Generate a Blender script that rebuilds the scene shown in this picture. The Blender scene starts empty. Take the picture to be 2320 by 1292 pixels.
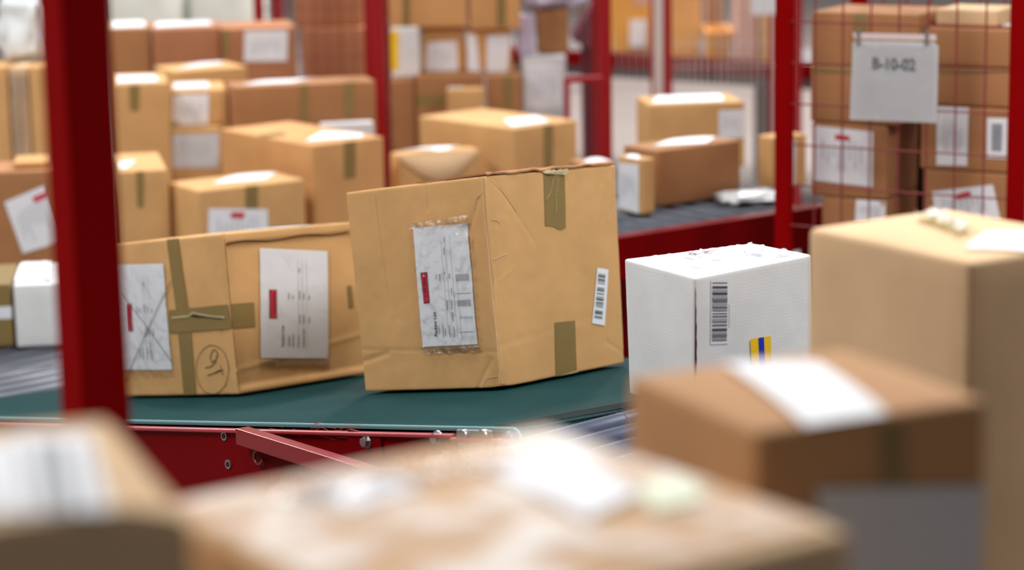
import bpy, bmesh, math, random
from mathutils import Vector, Matrix, noise
random.seed(7)
sc = bpy.context.scene
COL = sc.collection
# ---------------------------------------------------------------- camera
F, CX, CY = 5500.0, 1160.0, 646.0
CAMP = Vector((0, 0, 1.85))
RT = Vector((0.99983, -0.00366, -0.018)); RT.normalize()
UPc = Vector((0.01837, 0.1993, 0.97977)); UPc = (UPc - RT * UPc.dot(RT)).normalized()
BK = RT.cross(UPc)                                   # camera z (towards the viewer)
cam = bpy.data.cameras.new('camera')
camo = bpy.data.objects.new('camera', cam); COL.objects.link(camo)
camo.matrix_world = Matrix(((RT.x, UPc.x, BK.x, CAMP.x), (RT.y, UPc.y, BK.y, CAMP.y), (RT.z, UPc.z, BK.z, CAMP.z), (0, 0, 0, 1)))
cam.sensor_width = 36.0
cam.lens = F * 36.0 / 2320.0
cam.clip_start = 0.05; cam.clip_end = 100
cam.dof.use_dof = True
cam.dof.focus_distance = 4.28
cam.dof.aperture_fstop = 2.7
sc.camera = camo
# ---------------------------------------------------------------- world + lights + exposure
w = bpy.data.worlds.new('hall_light'); sc.world = w; w.use_nodes = True
w.node_tree.nodes['Background'].inputs[0].default_value = (0.95, 0.97, 1.0, 1)
w.node_tree.nodes['Background'].inputs[1].default_value = 0.15
def area(x, y, z, sx, sy, power, col=(1, .98, .95), aim=None):
    l = bpy.data.lights.new('lamp', 'AREA'); l.shape = 'RECTANGLE'; l.size = sx; l.size_y = sy; l.energy = power; l.color = col
    o = bpy.data.objects.new('lamp', l); COL.objects.link(o); o.location = (x, y, z)
    if aim: o.rotation_euler = (Vector(aim) - Vector((x, y, z))).to_track_quat('-Z', 'Y').to_euler()
    return o
for x, y, z, p in [(-2.3, 2.7, 3.3, 100), (2.1, 3.7, 3.4, 112), (0.0, 4.0, 4.0, 44), (-3.3, 6.6, 3.8, 130), (0.5, 6.9, 4.3, 24), (3.4, 7.6, 4.3, 50), (-1.6, 9.3, 4.4, 70), (2.4, 9.9, 4.4, 90), (0, 12, 4.6, 230), (-4, 13, 4.6, 260), (4, 12, 4.6, 230), (1.5, 16, 4.6, 260)]:
    area(x, y, z, 0.5, 1.8, p)
sc.view_settings.view_transform = 'Standard'; sc.view_settings.look = 'None'
sc.view_settings.gamma = 1.0; sc.view_settings.exposure = 0.05; sc.view_settings.use_curve_mapping = False
sc.cycles.use_denoising = True
sc.cycles.transparent_max_bounces = 16
# ---------------------------------------------------------------- pixel <-> world helpers
def ray(u, v):
    return RT * ((u - CX) / F) - UPc * ((v - CY) / F) - BK
def at_d(u, v, D): return CAMP + ray(u, v) * D
def at_z(u, v, z):
    r = ray(u, v); return CAMP + r * ((z - CAMP.z) / r.z)
def at_plane(u, v, p, n):
    r = ray(u, v); return CAMP + r * ((p - CAMP).dot(n) / r.dot(n))
def proj(P):
    q = P - CAMP; d = -q.dot(BK)
    return (CX + F * q.dot(RT) / d, CY - F * q.dot(UPc) / d)
# ---------------------------------------------------------------- materials
def lin(c): return tuple(((x / 255) / 12.92 if x / 255 <= .04045 else ((x / 255 + .055) / 1.055) ** 2.4) for x in c) + (1,)
def newmat(name):
    m = bpy.data.materials.new(name); m.use_nodes = True; nt = m.node_tree
    return m, nt, nt.nodes['Principled BSDF']
def mat(name, rgb, rough=.6, metal=0, bump=0, bscale=60, var=0, coat=0, spec=None, vscale=None):
    m, nt, b = newmat(name); N = nt.nodes; L = nt.links
    b.inputs['Base Color'].default_value = lin(rgb); b.inputs['Roughness'].default_value = rough; b.inputs['Metallic'].default_value = metal
    if coat: b.inputs['Coat Weight'].default_value = coat; b.inputs['Coat Roughness'].default_value = .12
    if spec is not None: b.inputs['Specular IOR Level'].default_value = spec
    tc = N.new('ShaderNodeTexCoord')
    if var:
        n = N.new('ShaderNodeTexNoise'); n.inputs['Scale'].default_value = 6; n.inputs['Detail'].default_value = 5
        L.new(tc.outputs['Object'], n.inputs['Vector'])
        if vscale: n.inputs['Scale'].default_value = vscale
        h = N.new('ShaderNodeMapRange'); h.inputs[1].default_value = .3; h.inputs[2].default_value = .7
        h.inputs[3].default_value = 1 - var; h.inputs[4].default_value = 1 + var
        L.new(n.outputs[0], h.inputs[0])
        hs = N.new('ShaderNodeHueSaturation'); hs.inputs['Color'].default_value = lin(rgb); L.new(h.outputs[0], hs.inputs['Value'])
        L.new(hs.outputs[0], b.inputs['Base Color'])
    if bump:
        n2 = N.new('ShaderNodeTexNoise'); n2.inputs['Scale'].default_value = bscale; n2.inputs['Detail'].default_value = 6
        L.new(tc.outputs['Object'], n2.inputs['Vector'])
        bp = N.new('ShaderNodeBump'); bp.inputs['Strength'].default_value = bump; bp.inputs['Distance'].default_value = .002
        L.new(n2.outputs[0], bp.inputs['Height']); L.new(bp.outputs[0], b.inputs['Normal'])
    return m
def cardboard(name, rgb, flute=0.10, axis='Z', fine=1.0):
    """kraft liner: faint fibre mottling and the corrugated flutes telegraphing through as shallow ridges"""
    m, nt, b = newmat(name); N = nt.nodes; L = nt.links
    b.inputs['Roughness'].default_value = .78; b.inputs['Specular IOR Level'].default_value = .25
    tc = N.new('ShaderNodeTexCoord')
    n = N.new('ShaderNodeTexNoise'); n.inputs['Scale'].default_value = 9; n.inputs['Detail'].default_value = 6
    mp = N.new('ShaderNodeMapping'); mp.inputs['Scale'].default_value = (220, 220, 900) if axis == 'Z' else (900, 900, 220)
    n2 = N.new('ShaderNodeTexNoise'); n2.inputs['Scale'].default_value = 1.0; n2.inputs['Detail'].default_value = 3
    L.new(tc.outputs['Object'], n.inputs['Vector']); L.new(tc.outputs['Object'], mp.inputs['Vector']); L.new(mp.outputs[0], n2.inputs['Vector'])
    a = N.new('ShaderNodeMath'); a.operation = 'MULTIPLY_ADD'; a.inputs[1].default_value = .35; L.new(n2.outputs[0], a.inputs[0]); L.new(n.outputs[0], a.inputs[2])
    h = N.new('ShaderNodeMapRange'); h.inputs[1].default_value = .4; h.inputs[2].default_value = .95; h.inputs[3].default_value = .9; h.inputs[4].default_value = 1.1
    L.new(a.outputs[0], h.inputs[0])
    hs = N.new('ShaderNodeHueSaturation'); hs.inputs['Color'].default_value = lin(rgb); L.new(h.outputs[0], hs.inputs['Value']); L.new(hs.outputs[0], b.inputs['Base Color'])
    wv = N.new('ShaderNodeTexWave'); wv.bands_direction = axis; wv.inputs['Scale'].default_value = 55; wv.inputs['Distortion'].default_value = .4
    L.new(tc.outputs['Object'], wv.inputs['Vector'])
    ad = N.new('ShaderNodeMath'); ad.operation = 'MULTIPLY_ADD'; ad.inputs[1].default_value = flute; L.new(wv.outputs[1], ad.inputs[0])
    ml = N.new('ShaderNodeMath'); ml.operation = 'MULTIPLY'; ml.inputs[1].default_value = fine; L.new(n2.outputs[0], ml.inputs[0]); L.new(ml.outputs[0], ad.inputs[2])
    bp = N.new('ShaderNodeBump'); bp.inputs['Strength'].default_value = .22; bp.inputs['Distance'].default_value = .0010
    L.new(ad.outputs[0], bp.inputs['Height']); L.new(bp.outputs[0], b.inputs['Normal'])
    return m
M = {}
M['kraft'] = cardboard('kraft_cardboard', (206, 160, 106))
M['kraft_light'] = cardboard('pale_kraft_cardboard', (216, 182, 142), axis='X')
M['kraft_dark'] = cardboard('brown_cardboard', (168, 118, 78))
M['kraft_red'] = cardboard('reddish_cardboard', (172, 116, 82))
M['kraft_gold'] = cardboard('golden_cardboard', (206, 154, 100))
M['kraft_pale'] = cardboard('bleached_cardboard', (224, 198, 168), axis='X')
M['kraft_tan'] = cardboard('tan_cardboard', (184, 138, 96))
M['seam_shade'] = mat('seam_shade_brown', (112, 78, 46), .8)
M['crinkle_shade'] = mat('crinkle_shade_grey', (165, 167, 184), .3)
M['hook'] = mat('chipped_red_hook', (120, 56, 50), .3, .5)
M['gap_shade'] = mat('gap_shade_brown', (40, 24, 14), .8)
M['white_board'] = cardboard('white_corrugated_board', (230, 232, 233), flute=.18, fine=.4)
M['tape'] = mat('olive_packing_tape', (138, 115, 69), .32, bump=.25, bscale=90, var=.06)
M['tape_frayed'] = mat('frayed_tape_edge', (190, 175, 135), .35, bump=.6, bscale=200, var=.15)
M['paper'] = mat('white_paper', (232, 234, 240), .55, bump=.1, bscale=30)
M['paper_grey'] = mat('grey_white_paper', (205, 205, 208), .6, var=.05)
M['ink'] = mat('teal_black_ink', (40, 72, 70), .7)
M['ink_soft'] = mat('grey_print', (160, 163, 168), .7); M['ink_faint'] = mat('faint_print', (186, 188, 196), .7)
M['ink_mid'] = mat('pale_grey_ink', (136, 144, 150), .7)
M['ink_grey'] = mat('mid_grey_print', (110, 116, 124), .7)
M['ink_purple'] = mat('purple_grey_ink', (70, 58, 84), .7)
M['red_label'] = mat('red_label_print', (203, 34, 62), .45)
M['dark_ink'] = mat('dark_red_ink', (70, 16, 26), .6)
M['yellow'] = mat('yellow_print', (250, 205, 20), .5)
M['blue'] = mat('blue_print', (18, 50, 190), .5)
M['pen'] = mat('pen_ink', (78, 66, 50), .7)
M['wax'] = mat('red_wax_pencil', (160, 40, 80), .6)
M['red_paint'] = mat('red_gloss_paint', (134, 0, 2), .85, bump=.1, bscale=25, var=.06, spec=.05)
M['red_frame'] = mat('worn_red_paint', (108, 0, 5), .5, bump=.2, bscale=40, var=.14, spec=.06)
M['red_edge'] = mat('rubbed_red_edge', (158, 52, 60), .35, var=.12)
M['red_bright'] = mat('bright_red_paint', (126, 6, 13), .32, var=.05, spec=.4)
M['red_far'] = mat('red_cage_paint', (150, 12, 22), .45, spec=.3)
M['red_wire'] = mat('dark_red_wire', (128, 40, 44), .5)
M['scratch'] = mat('bare_scratch', (196, 96, 76), .5)
M['steel'] = mat('zinc_steel', (170, 170, 172), .35, .9, bump=.1, bscale=90)
M['dark'] = mat('dark_hole', (16, 10, 10), .8)
M['rubber'] = mat('black_rubber', (28, 28, 30), .7)
M['roller'] = mat('grey_blue_roller', (86, 92, 112), .35, .35, bump=.08, bscale=30, var=.06)
M['roller_dark'] = mat('dark_roller', (72, 76, 88), .4, .3, var=.08)
M['belt_edge'] = mat('pale_teal_belt_edge', (122, 168, 172), .5)
M['wire_pale'] = mat('pale_wire', (205, 196, 190), .45)
M['orange'] = mat('orange_plastic', (225, 160, 50), .5, var=.1)
M['cream'] = mat('cream_sacks', (215, 218, 208), .7, var=.07)
M['pink_board'] = mat('pinkish_board', (205, 160, 144), .7, var=.05)
M['maroon'] = mat('maroon_panel', (84, 20, 36), .5)
M['floor'] = mat('hall_floor', (140, 128, 124), .5, var=.08, vscale=.8)
M['wall'] = mat('hall_wall', (190, 190, 188), .8, var=.04)
M['deck'] = mat('grey_deck', (96, 92, 96), .5, var=.1)
M['film'] = mat('milky_film', (225, 232, 236), .25, bump=.8, bscale=18)
M['violet_film'] = mat('violet_white_film', (196, 188, 212), .3, bump=.6, bscale=18)
def plastic(name, alpha_lo=.02, alpha_hi=.5, scale=26, rough=.12):
    """clear pouch film: mostly see-through, glossy where it wrinkles"""
    m, nt, b = newmat(name); N = nt.nodes; L = nt.links
    tc = N.new('ShaderNodeTexCoord'); n = N.new('ShaderNodeTexNoise'); n.inputs['Scale'].default_value = scale; n.inputs['Detail'].default_value = 4; n.inputs['Distortion'].default_value = 1.6
    L.new(tc.outputs['Object'], n.inputs['Vector'])
    bp = N.new('ShaderNodeBump'); bp.inputs['Strength'].default_value = .8; bp.inputs['Distance'].default_value = .006; L.new(n.outputs[0], bp.inputs['Height'])
    gl = N.new('ShaderNodeBsdfGlossy'); gl.inputs['Roughness'].default_value = rough; L.new(bp.outputs[0], gl.inputs['Normal'])
    tr = N.new('ShaderNodeBsdfTransparent'); fr = N.new('ShaderNodeFresnel'); fr.inputs['IOR'].default_value = 1.35; L.new(bp.outputs[0], fr.inputs['Normal'])
    mr = N.new('ShaderNodeMapRange'); mr.inputs[1].default_value = .0; mr.inputs[2].default_value = .5; mr.inputs[3].default_value = alpha_lo; mr.inputs[4].default_value = alpha_hi
    L.new(fr.outputs[0], mr.inputs[0])
    mx = N.new('ShaderNodeMixShader'); L.new(mr.outputs[0], mx.inputs[0]); L.new(tr.outputs[0], mx.inputs[1]); L.new(gl.outputs[0], mx.inputs[2])
    L.new(mx.outputs[0], N['Material Output'].inputs['Surface']); N.remove(b)
    return m
M['pouch'] = plastic('clear_pouch_film')
M['wrap'] = plastic('wrinkled_clear_tape', .12, .9, 70, .28)
def belt_mat():
    """green PVC belt: fine oblique weave ridges"""
    m, nt, b = newmat('green_belt'); N = nt.nodes; L = nt.links
    b.inputs['Roughness'].default_value = .6; b.inputs['Specular IOR Level'].default_value = .03
    tc = N.new('ShaderNodeTexCoord'); mp = N.new('ShaderNodeMapping'); mp.inputs['Rotation'].default_value = (0, 0, math.radians(28))
    L.new(tc.outputs['Object'], mp.inputs['Vector'])
    wv = N.new('ShaderNodeTexWave'); wv.bands_direction = 'X'; wv.inputs['Scale'].default_value = 62; L.new(mp.outputs[0], wv.inputs['Vector'])
    w2 = N.new('ShaderNodeTexWave'); w2.bands_direction = 'Y'; w2.inputs['Scale'].default_value = 45; L.new(mp.outputs[0], w2.inputs['Vector'])
    mul = N.new('ShaderNodeMath'); mul.operation = 'MULTIPLY'; L.new(wv.outputs[1], mul.inputs[0]); L.new(w2.outputs[1], mul.inputs[1])
    cr = N.new('ShaderNodeMixRGB'); cr.inputs[1].default_value = lin((6, 40, 43)); cr.inputs[2].default_value = lin((24, 69, 71)); L.new(wv.outputs[1], cr.inputs[0])
    L.new(cr.outputs[0], b.inputs['Base Color'])
    bp = N.new('ShaderNodeBump'); bp.inputs['Strength'].default_value = .6; bp.inputs['Distance'].default_value = .0015; L.new(mul.outputs[0], bp.inputs['Height']); L.new(bp.outputs[0], b.inputs['Normal'])
    return m
M['belt'] = belt_mat(); M['belt_dark'] = mat('dark_green_rib', (20, 40, 42), .6, spec=.1)
# ---------------------------------------------------------------- object helpers
def link(name, me, parent=None, m=None):
    o = bpy.data.objects.new(name, me); COL.objects.link(o)
    if parent is not None: o.parent = parent
    if m is not None: me.materials.clear(); me.materials.append(m)
    return o
def obj(name, bm, m, parent=None, smooth=False):
    me = bpy.data.meshes.new(name); bmesh.ops.recalc_face_normals(bm, faces=bm.faces); bm.to_mesh(me); bm.free()
    if smooth:
        for p in me.polygons: p.use_smooth = True
    return link(name, me, parent, m)
def empty(name, loc, label, cat, group=None, mtx=None):
    o = bpy.data.objects.new(name, None); COL.objects.link(o); o.location = loc; o.empty_display_size = .05
    if mtx is not None: o.matrix_world = mtx
    o['label'] = label; o['category'] = cat
    if group: o['group'] = group
    return o
def tag(o, label, cat, group=None):
    o['label'] = label; o['category'] = cat
    if group: o['group'] = group
    return o
def box_bm(bm, a, b, bev=0):
    """axis box from corner a to corner b, optionally bevelled"""
    a = Vector(a); b = Vector(b); t = bmesh.new(); bmesh.ops.create_cube(t, size=1)
    for v in t.verts: v.co = Vector(((a.x + b.x) / 2 + v.co.x * (b.x - a.x), (a.y + b.y) / 2 + v.co.y * (b.y - a.y), (a.z + b.z) / 2 + v.co.z * (b.z - a.z)))
    if bev: bmesh.ops.bevel(t, geom=list(t.edges), offset=bev, segments=2, affect='EDGES', profile=.5)
    me = bpy.data.meshes.new('tmp'); t.to_mesh(me); t.free(); bm.from_mesh(me); bpy.data.meshes.remove(me)
    return bm
def tube_bm(bm, pts, r, seg=8, cap=True):
    pts = [Vector(p) for p in pts]; rings = []
    for i, p in enumerate(pts):
        t = (pts[min(i + 1, len(pts) - 1)] - pts[max(i - 1, 0)]).normalized()
        a = t.orthogonal().normalized() if i == 0 else (rings[-1][1] - t * rings[-1][1].dot(t)).normalized()
        b = t.cross(a); rings.append(([bm.verts.new(p + (a * math.cos(2 * math.pi * k / seg) + b * math.sin(2 * math.pi * k / seg)) * r) for k in range(seg)], a))
    for (r0, _), (r1, _) in zip(rings, rings[1:]):
        for k in range(seg): bm.faces.new((r0[k], r0[(k + 1) % seg], r1[(k + 1) % seg], r1[k]))
    if cap: bm.faces.new(rings[0][0]); bm.faces.new(rings[-1][0])
    return bm
def sqtube(bm, p0, p1, wdt, up=Vector((0, 0, 1)), bev=.003, hgt=None):
    """rounded square section bar between two points"""
    p0 = Vector(p0); p1 = Vector(p1); z = (p1 - p0); ln = z.length; z.normalize()
    x = up.cross(z); x = x.normalized() if x.length > 1e-4 else Vector((1, 0, 0)); y = z.cross(x)
    t = bmesh.new(); h = hgt or wdt; box_bm(t, (-wdt / 2, -h / 2, 0), (wdt / 2, h / 2, ln), bev)
    R = Matrix(((x.x, y.x, z.x, p0.x), (x.y, y.y, z.y, p0.y), (x.z, y.z, z.z, p0.z), (0, 0, 0, 1)))
    for v in t.verts: v.co = R @ v.co
    me = bpy.data.meshes.new('tmp'); t.to_mesh(me); t.free(); bm.from_mesh(me); bpy.data.meshes.remove(me)
    return bm
def struct(name, bm, m):
    o = obj(name, bm, m); o['kind'] = 'structure'; return o
# ---------------------------------------------------------------- cartons
class Carton:
    """X runs along the right-hand visible face, Y along the left-hand one, Z up; the near vertical edge is at X=-w/2, Y=-d/2"""
    def __init__(s, name, label, cat, mtx, w, d, h, m, r=.006, bulge=.004, n=None, offs=None, wrinkle=.0012, seed=0, disp=None, group=None, hide_top=False):
        s.w, s.d, s.h, s.r, s.bulge, s.wr, s.seed, s.offs, s.disp = w, d, h, r, bulge, wrinkle, seed, offs, disp
        s.plain = False; s.mtx = mtx; s.root = empty(name, (0, 0, 0), label, cat, group, mtx)
        n = n or 10
        s.body = s._body(n, m)
        s.z1 = max((mtx @ v.co).z for v in s.body.data.vertices)
    def pos(s, p, off=0.0):
        w, d, h, r = s.w, s.d, s.h, s.r
        lo = Vector((-w / 2 + r, -d / 2 + r, r)); hi = Vector((w / 2 - r, d / 2 - r, h - r))
        q = Vector([min(max(p[i], lo[i]), hi[i]) for i in range(3)])
        nrm = (p - q)
        nrm = nrm.normalized() if nrm.length > 1e-9 else Vector((0, 0, 1))
        o = q + nrm * (r + off)
        fx, fy, fz = (p.x / w + .5), (p.y / d + .5), p.z / h
        g = 0
        if abs(nrm.x) > .5: g = 16 * fy * (1 - fy) * fz * (1 - fz)
        elif abs(nrm.y) > .5: g = 16 * fx * (1 - fx) * fz * (1 - fz)
        elif nrm.z > .5: g = 16 * fx * (1 - fx) * fy * (1 - fy)
        nz = noise.noise(Vector((p.x * 9 + s.seed, p.y * 9, p.z * 9))) * s.wr + noise.noise(Vector((p.x * 40, p.y * 40 + s.seed, p.z * 40))) * s.wr * .35
        dsp = g * s.bulge + (0 if s.plain else nz)
        if s.disp and not s.plain: dsp += s.disp(p, nrm, s)
        o = o + nrm * dsp
        if o.z < 0.0005: o.z = 0.0005
        if s.offs:
            for (ix, iy, iz), dv in s.offs.items():
                k = (fx if ix else 1 - fx) * (fy if iy else 1 - fy) * (fz if iz else 1 - fz)
                o = o + dv * k
        return o
    def _axis(s, L, n):
        r = s.r; c = [0, r * .25, r * .6, r]
        k = max(3, n)
        return c + [r + (L - 2 * r) * i / k for i in range(1, k)] + [L - r, L - r * .6, L - r * .25, L]
    def _body(s, n, m):
        bm = bmesh.new(); vs = {}
        m0 = max(s.w, s.d, s.h)
        ax = s._axis(s.w, int(n * s.w / m0)); ay = s._axis(s.d, int(n * s.d / m0)); az = s._axis(s.h, int(n * s.h / m0))
        def V(i, j, k):
            key = (i, j, k)
            if key not in vs: vs[key] = bm.verts.new(s.pos(Vector((ax[i] - s.w / 2, ay[j] - s.d / 2, az[k]))))
            return vs[key]
        I, J, K = len(ax) - 1, len(ay) - 1, len(az) - 1
        for i in range(I):
            for j in range(J):
                for k in (0, K): bm.faces.new((V(i, j, k), V(i + 1, j, k), V(i + 1, j + 1, k), V(i, j + 1, k)))
        for i in range(I):
            for k in range(K):
                for j in (0, J): bm.faces.new((V(i, j, k), V(i + 1, j, k), V(i + 1, j, k + 1), V(i, j, k + 1)))
        for j in range(J):
            for k in range(K):
                for i in (0, I): bm.faces.new((V(i, j, k), V(i, j + 1, k), V(i, j + 1, k + 1), V(i, j, k + 1)))
        return obj('body', bm, m, s.root, smooth=True)
    def P(s, face, a, b, off=0.0):
        """a,b in metres. F: a from near edge to the right, b up. S: a from near edge to the left, b up. T: a along X, b along Y"""
        if face == 'F': p = Vector((-s.w / 2 + a, -s.d / 2, b))
        elif face == 'S': p = Vector((-s.w / 2, -s.d / 2 + a, b))
        else: p = Vector((-s.w / 2 + a, -s.d / 2 + b, s.h))
        return s.pos(p, off)
    def _ext(s, face, x, y, A, B):
        dx_ = x - max(.006, min(A - .006, x)); dy_ = y - max(.006, min(B - .006, y))
        return Vector((dx_, 0, dy_)) if face == 'F' else Vector((0, dx_, dy_)) if face == 'S' else Vector((dx_, dy_, 0))
    def ab(s, face, u, v):
        """photo pixel -> face coordinates"""
        A, B = {'F': (s.w, s.h), 'S': (s.d, s.h), 'T': (s.w, s.d)}[face]
        a, b = A * .5, B * .5; s.plain = True
        for _ in range(25):
            f = lambda x, y: proj(s.mtx @ s.P(face, max(.006, min(A - .006, x)), max(.006, min(B - .006, y))) + s.mtx.to_3x3() @ s._ext(face, x, y, A, B))
            p = f(a, b); e = 2e-3; pa = f(a + e, b); pb = f(a, b + e)
            j11, j21 = (pa[0] - p[0]) / e, (pa[1] - p[1]) / e; j12, j22 = (pb[0] - p[0]) / e, (pb[1] - p[1]) / e
            det = j11 * j22 - j12 * j21
            if abs(det) < 1e-6: break
            ru, rv = u - p[0], v - p[1]
            da = (ru * j22 - rv * j12) / det; db = (rv * j11 - ru * j21) / det
            lim = .1; a += max(-lim, min(lim, da)); b += max(-lim, min(lim, db))
            a = max(-.1, min(A + .1, a)); b = max(-.1, min(B + .1, b))
        s.plain = False
        return max(.001, min(A - .001, a)), max(.001, min(B - .001, b))
    def quad(s, name, face, c4, m, off=.0012, n=6, parent=None, px=True, jag=None, rough=0, thick=0):
        """thin sheet lying on a face; c4 = corners (photo pixels or face metres) in ring order"""
        c = [s.ab(face, *q) if px else q for q in c4]
        bm = bmesh.new(); g = []
        nx, ny = (n, n) if isinstance(n, int) else n
        for i in range(nx + 1):
            row = []
            for j in range(ny + 1):
                u, v = i / nx, j / ny
                a = (c[0][0] * (1 - u) + c[1][0] * u) * (1 - v) + (c[3][0] * (1 - u) + c[2][0] * u) * v
                b = (c[0][1] * (1 - u) + c[1][1] * u) * (1 - v) + (c[3][1] * (1 - u) + c[2][1] * u) * v
                if jag: 
                    da, db = jag(u, v); a += da; b += db
                o = off + (noise.noise(Vector((a * 70, b * 70, s.seed))) * rough + noise.noise(Vector((a * 160, b * 60, s.seed + 3))) * rough * .6 + rough * .6 if rough else 0)
                row.append(bm.verts.new(s.P(face, a, b, max(off * .5, o))))
            g.append(row)
        for i in range(nx):
            for j in range(ny): bm.faces.new((g[i][j], g[i + 1][j], g[i + 1][j + 1], g[i][j + 1]))
        o = obj(name, bm, m, parent or s.root, smooth=True)
        s.fix(o, face)
        return o
    def fix(s, o, face):
        """face normals outward"""
        nrm = {'F': Vector((0, -1, 0)), 'S': Vector((-1, 0, 0)), 'T': Vector((0, 0, 1))}[face]
        me = o.data
        if sum((p.normal.dot(nrm) for p in me.polygons), 0) < 0: me.flip_normals()
    def bars(s, name, face, c4, segs, m, off=.002, parent=None, px=True):
        """many small printed rectangles (u0,u1,v0,v1 inside the quad c4) as ONE printed part"""
        c = [s.ab(face, *q) if px else q for q in c4]; bm = bmesh.new()
        def pt(u, v):
            a = (c[0][0] * (1 - u) + c[1][0] * u) * (1 - v) + (c[3][0] * (1 - u) + c[2][0] * u) * v
            b = (c[0][1] * (1 - u) + c[1][1] * u) * (1 - v) + (c[3][1] * (1 - u) + c[2][1] * u) * v
            return s.P(face, a, b, off)
        for (u0, u1, v0, v1) in segs:
            nu = max(1, int(abs(u1 - u0) * 8)); nv = max(1, int(abs(v1 - v0) * 8))
            g = [[bm.verts.new(pt(u0 + (u1 - u0) * i / nu, v0 + (v1 - v0) * j / nv)) for j in range(nv + 1)] for i in range(nu + 1)]
            for i in range(nu):
                for j in range(nv): bm.faces.new((g[i][j], g[i + 1][j], g[i + 1][j + 1], g[i][j + 1]))
        o = obj(name, bm, m, parent or s.root); s.fix(o, face); return o
    def line(s, name, face, pts, width, m, off=.0015, parent=None, px=True):
        """drawn / creased line as a narrow ribbon on a face"""
        q = [Vector(s.ab(face, *p)) if px else Vector(p) for p in pts]; bm = bmesh.new(); prev = None
        for i, p in enumerate(q):
            t = (q[min(i + 1, len(q) - 1)] - q[max(i - 1, 0)]); t = t.normalized() if t.length else Vector((1, 0)); nn = Vector((-t.y, t.x)) * width / 2
            a = bm.verts.new(s.P(face, p.x + nn.x, p.y + nn.y, off)); b = bm.verts.new(s.P(face, p.x - nn.x, p.y - nn.y, off))
            if prev: bm.faces.new((prev[0], prev[1], b, a))
            prev = (a, b)
        o = obj(name, bm, m, parent or s.root); s.fix(o, face); return o
    def text(s, name, face, txt, origin, adv, upv, size, m, off=.0022, parent=None, bold=.0):
        """lettering on a face; origin/adv/upv are photo pixels: baseline start, a point along the baseline, a point up"""
        o0 = Vector(s.ab(face, *origin)); a = (Vector(s.ab(face, *adv)) - o0); b = (Vector(s.ab(face, *upv)) - o0).normalized()
        cu = bpy.data.curves.new('txt', 'FONT'); cu.body = txt; cu.size = 1; cu.offset = bold; cu.resolution_u = 3
        to = bpy.data.objects.new('txt', cu); COL.objects.link(to); dg = bpy.context.evaluated_depsgraph_get()
        me = bpy.data.meshes.new_from_object(to.evaluated_get(dg)); bpy.data.objects.remove(to)
        wd = max(v.co.x for v in me.vertices); k = a.length / wd; a = a.normalized()
        for v in me.vertices:
            p = o0 + a * v.co.x * k + b * v.co.y * (size if size else k)
            v.co = s.P(face, p.x, p.y, off)
        o = link(name, me, parent or s.root, m); s.fix(o, face); return o
def frame_mtx(origin, X, Y, Z):
    return Matrix(((X.x, Y.x, Z.x, origin.x), (X.y, Y.y, Z.y, origin.y), (X.z, Y.z, Z.z, origin.z), (0, 0, 0, 1)))
LAST = {}
def carton(label, near, D, az, uL, uR, zb, m='kraft', name='cardboard_box', cat='box', dl=None, dr=None, group=None, vb=None, key=None, **kw):
    kw.setdefault('bulge', .0012); kw.setdefault('wrinkle', .0006)
    """upright carton: near top corner at photo pixel `near`, depth D; sides found from the pixel columns uL / uR"""
    if D is None:
        g = at_z(near[0], vb, zb); D = -(g - CAMP).dot(BK)
    T = at_d(near[0], near[1], D); a = math.radians(az)
    e2 = Vector((math.cos(a), math.sin(a), 0)); e1 = Vector((-math.sin(a), math.cos(a), 0))
    def solve(e, u):
        # (T+L e) projects to column u
        q = T - CAMP; k = (u - CX) / F
        # (q+L e).RT = k * -(q+L e).BK
        return -(q.dot(RT) + k * q.dot(BK)) / (e.dot(RT) + k * e.dot(BK))
    w_ = dr if dr else solve(e2, uR) - (.0035 if dl else 0); d_ = dl if dl else solve(e1, uL)
    z0 = LAST[zb].z1 + .001 if isinstance(zb, str) else zb
    h = T.z - z0
    o = Vector((T.x, T.y, z0)) + e2 * w_ / 2 + e1 * d_ / 2
    b = Carton(name, label, cat, frame_mtx(o, e2, e1, Vector((0, 0, 1))), w_, d_, h, M[m], group=group, seed=len(LAST) * 3.7, **kw)
    LAST[key or label] = b
    return b
def doc_print(b, face, q, parent, dense=1.0):
    """grey print lines of a packing document"""
    rnd = random.Random(len(LAST)); segs = []
    for c in range(5):
        x = .18 + c * .15
        for k in range(int(3 * dense)):
            y0 = .08 + k * .28 + rnd.random() * .08
            segs.append((x, x + .015, y0, y0 + .08 + rnd.random() * .1))
    b.bars('printed_text', face, q, segs, M['ink_soft'], .0026, parent)
# ================================================================ THE SETTING
bm = bmesh.new(); box_bm(bm, (-14, -3, -.1), (14, 24, 0)); struct('floor', bm, M['floor'])
bm = bmesh.new(); box_bm(bm, (-14, 24, 0), (14, 24.2, 6)); struct('wall_back', bm, M['wall'])

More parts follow.
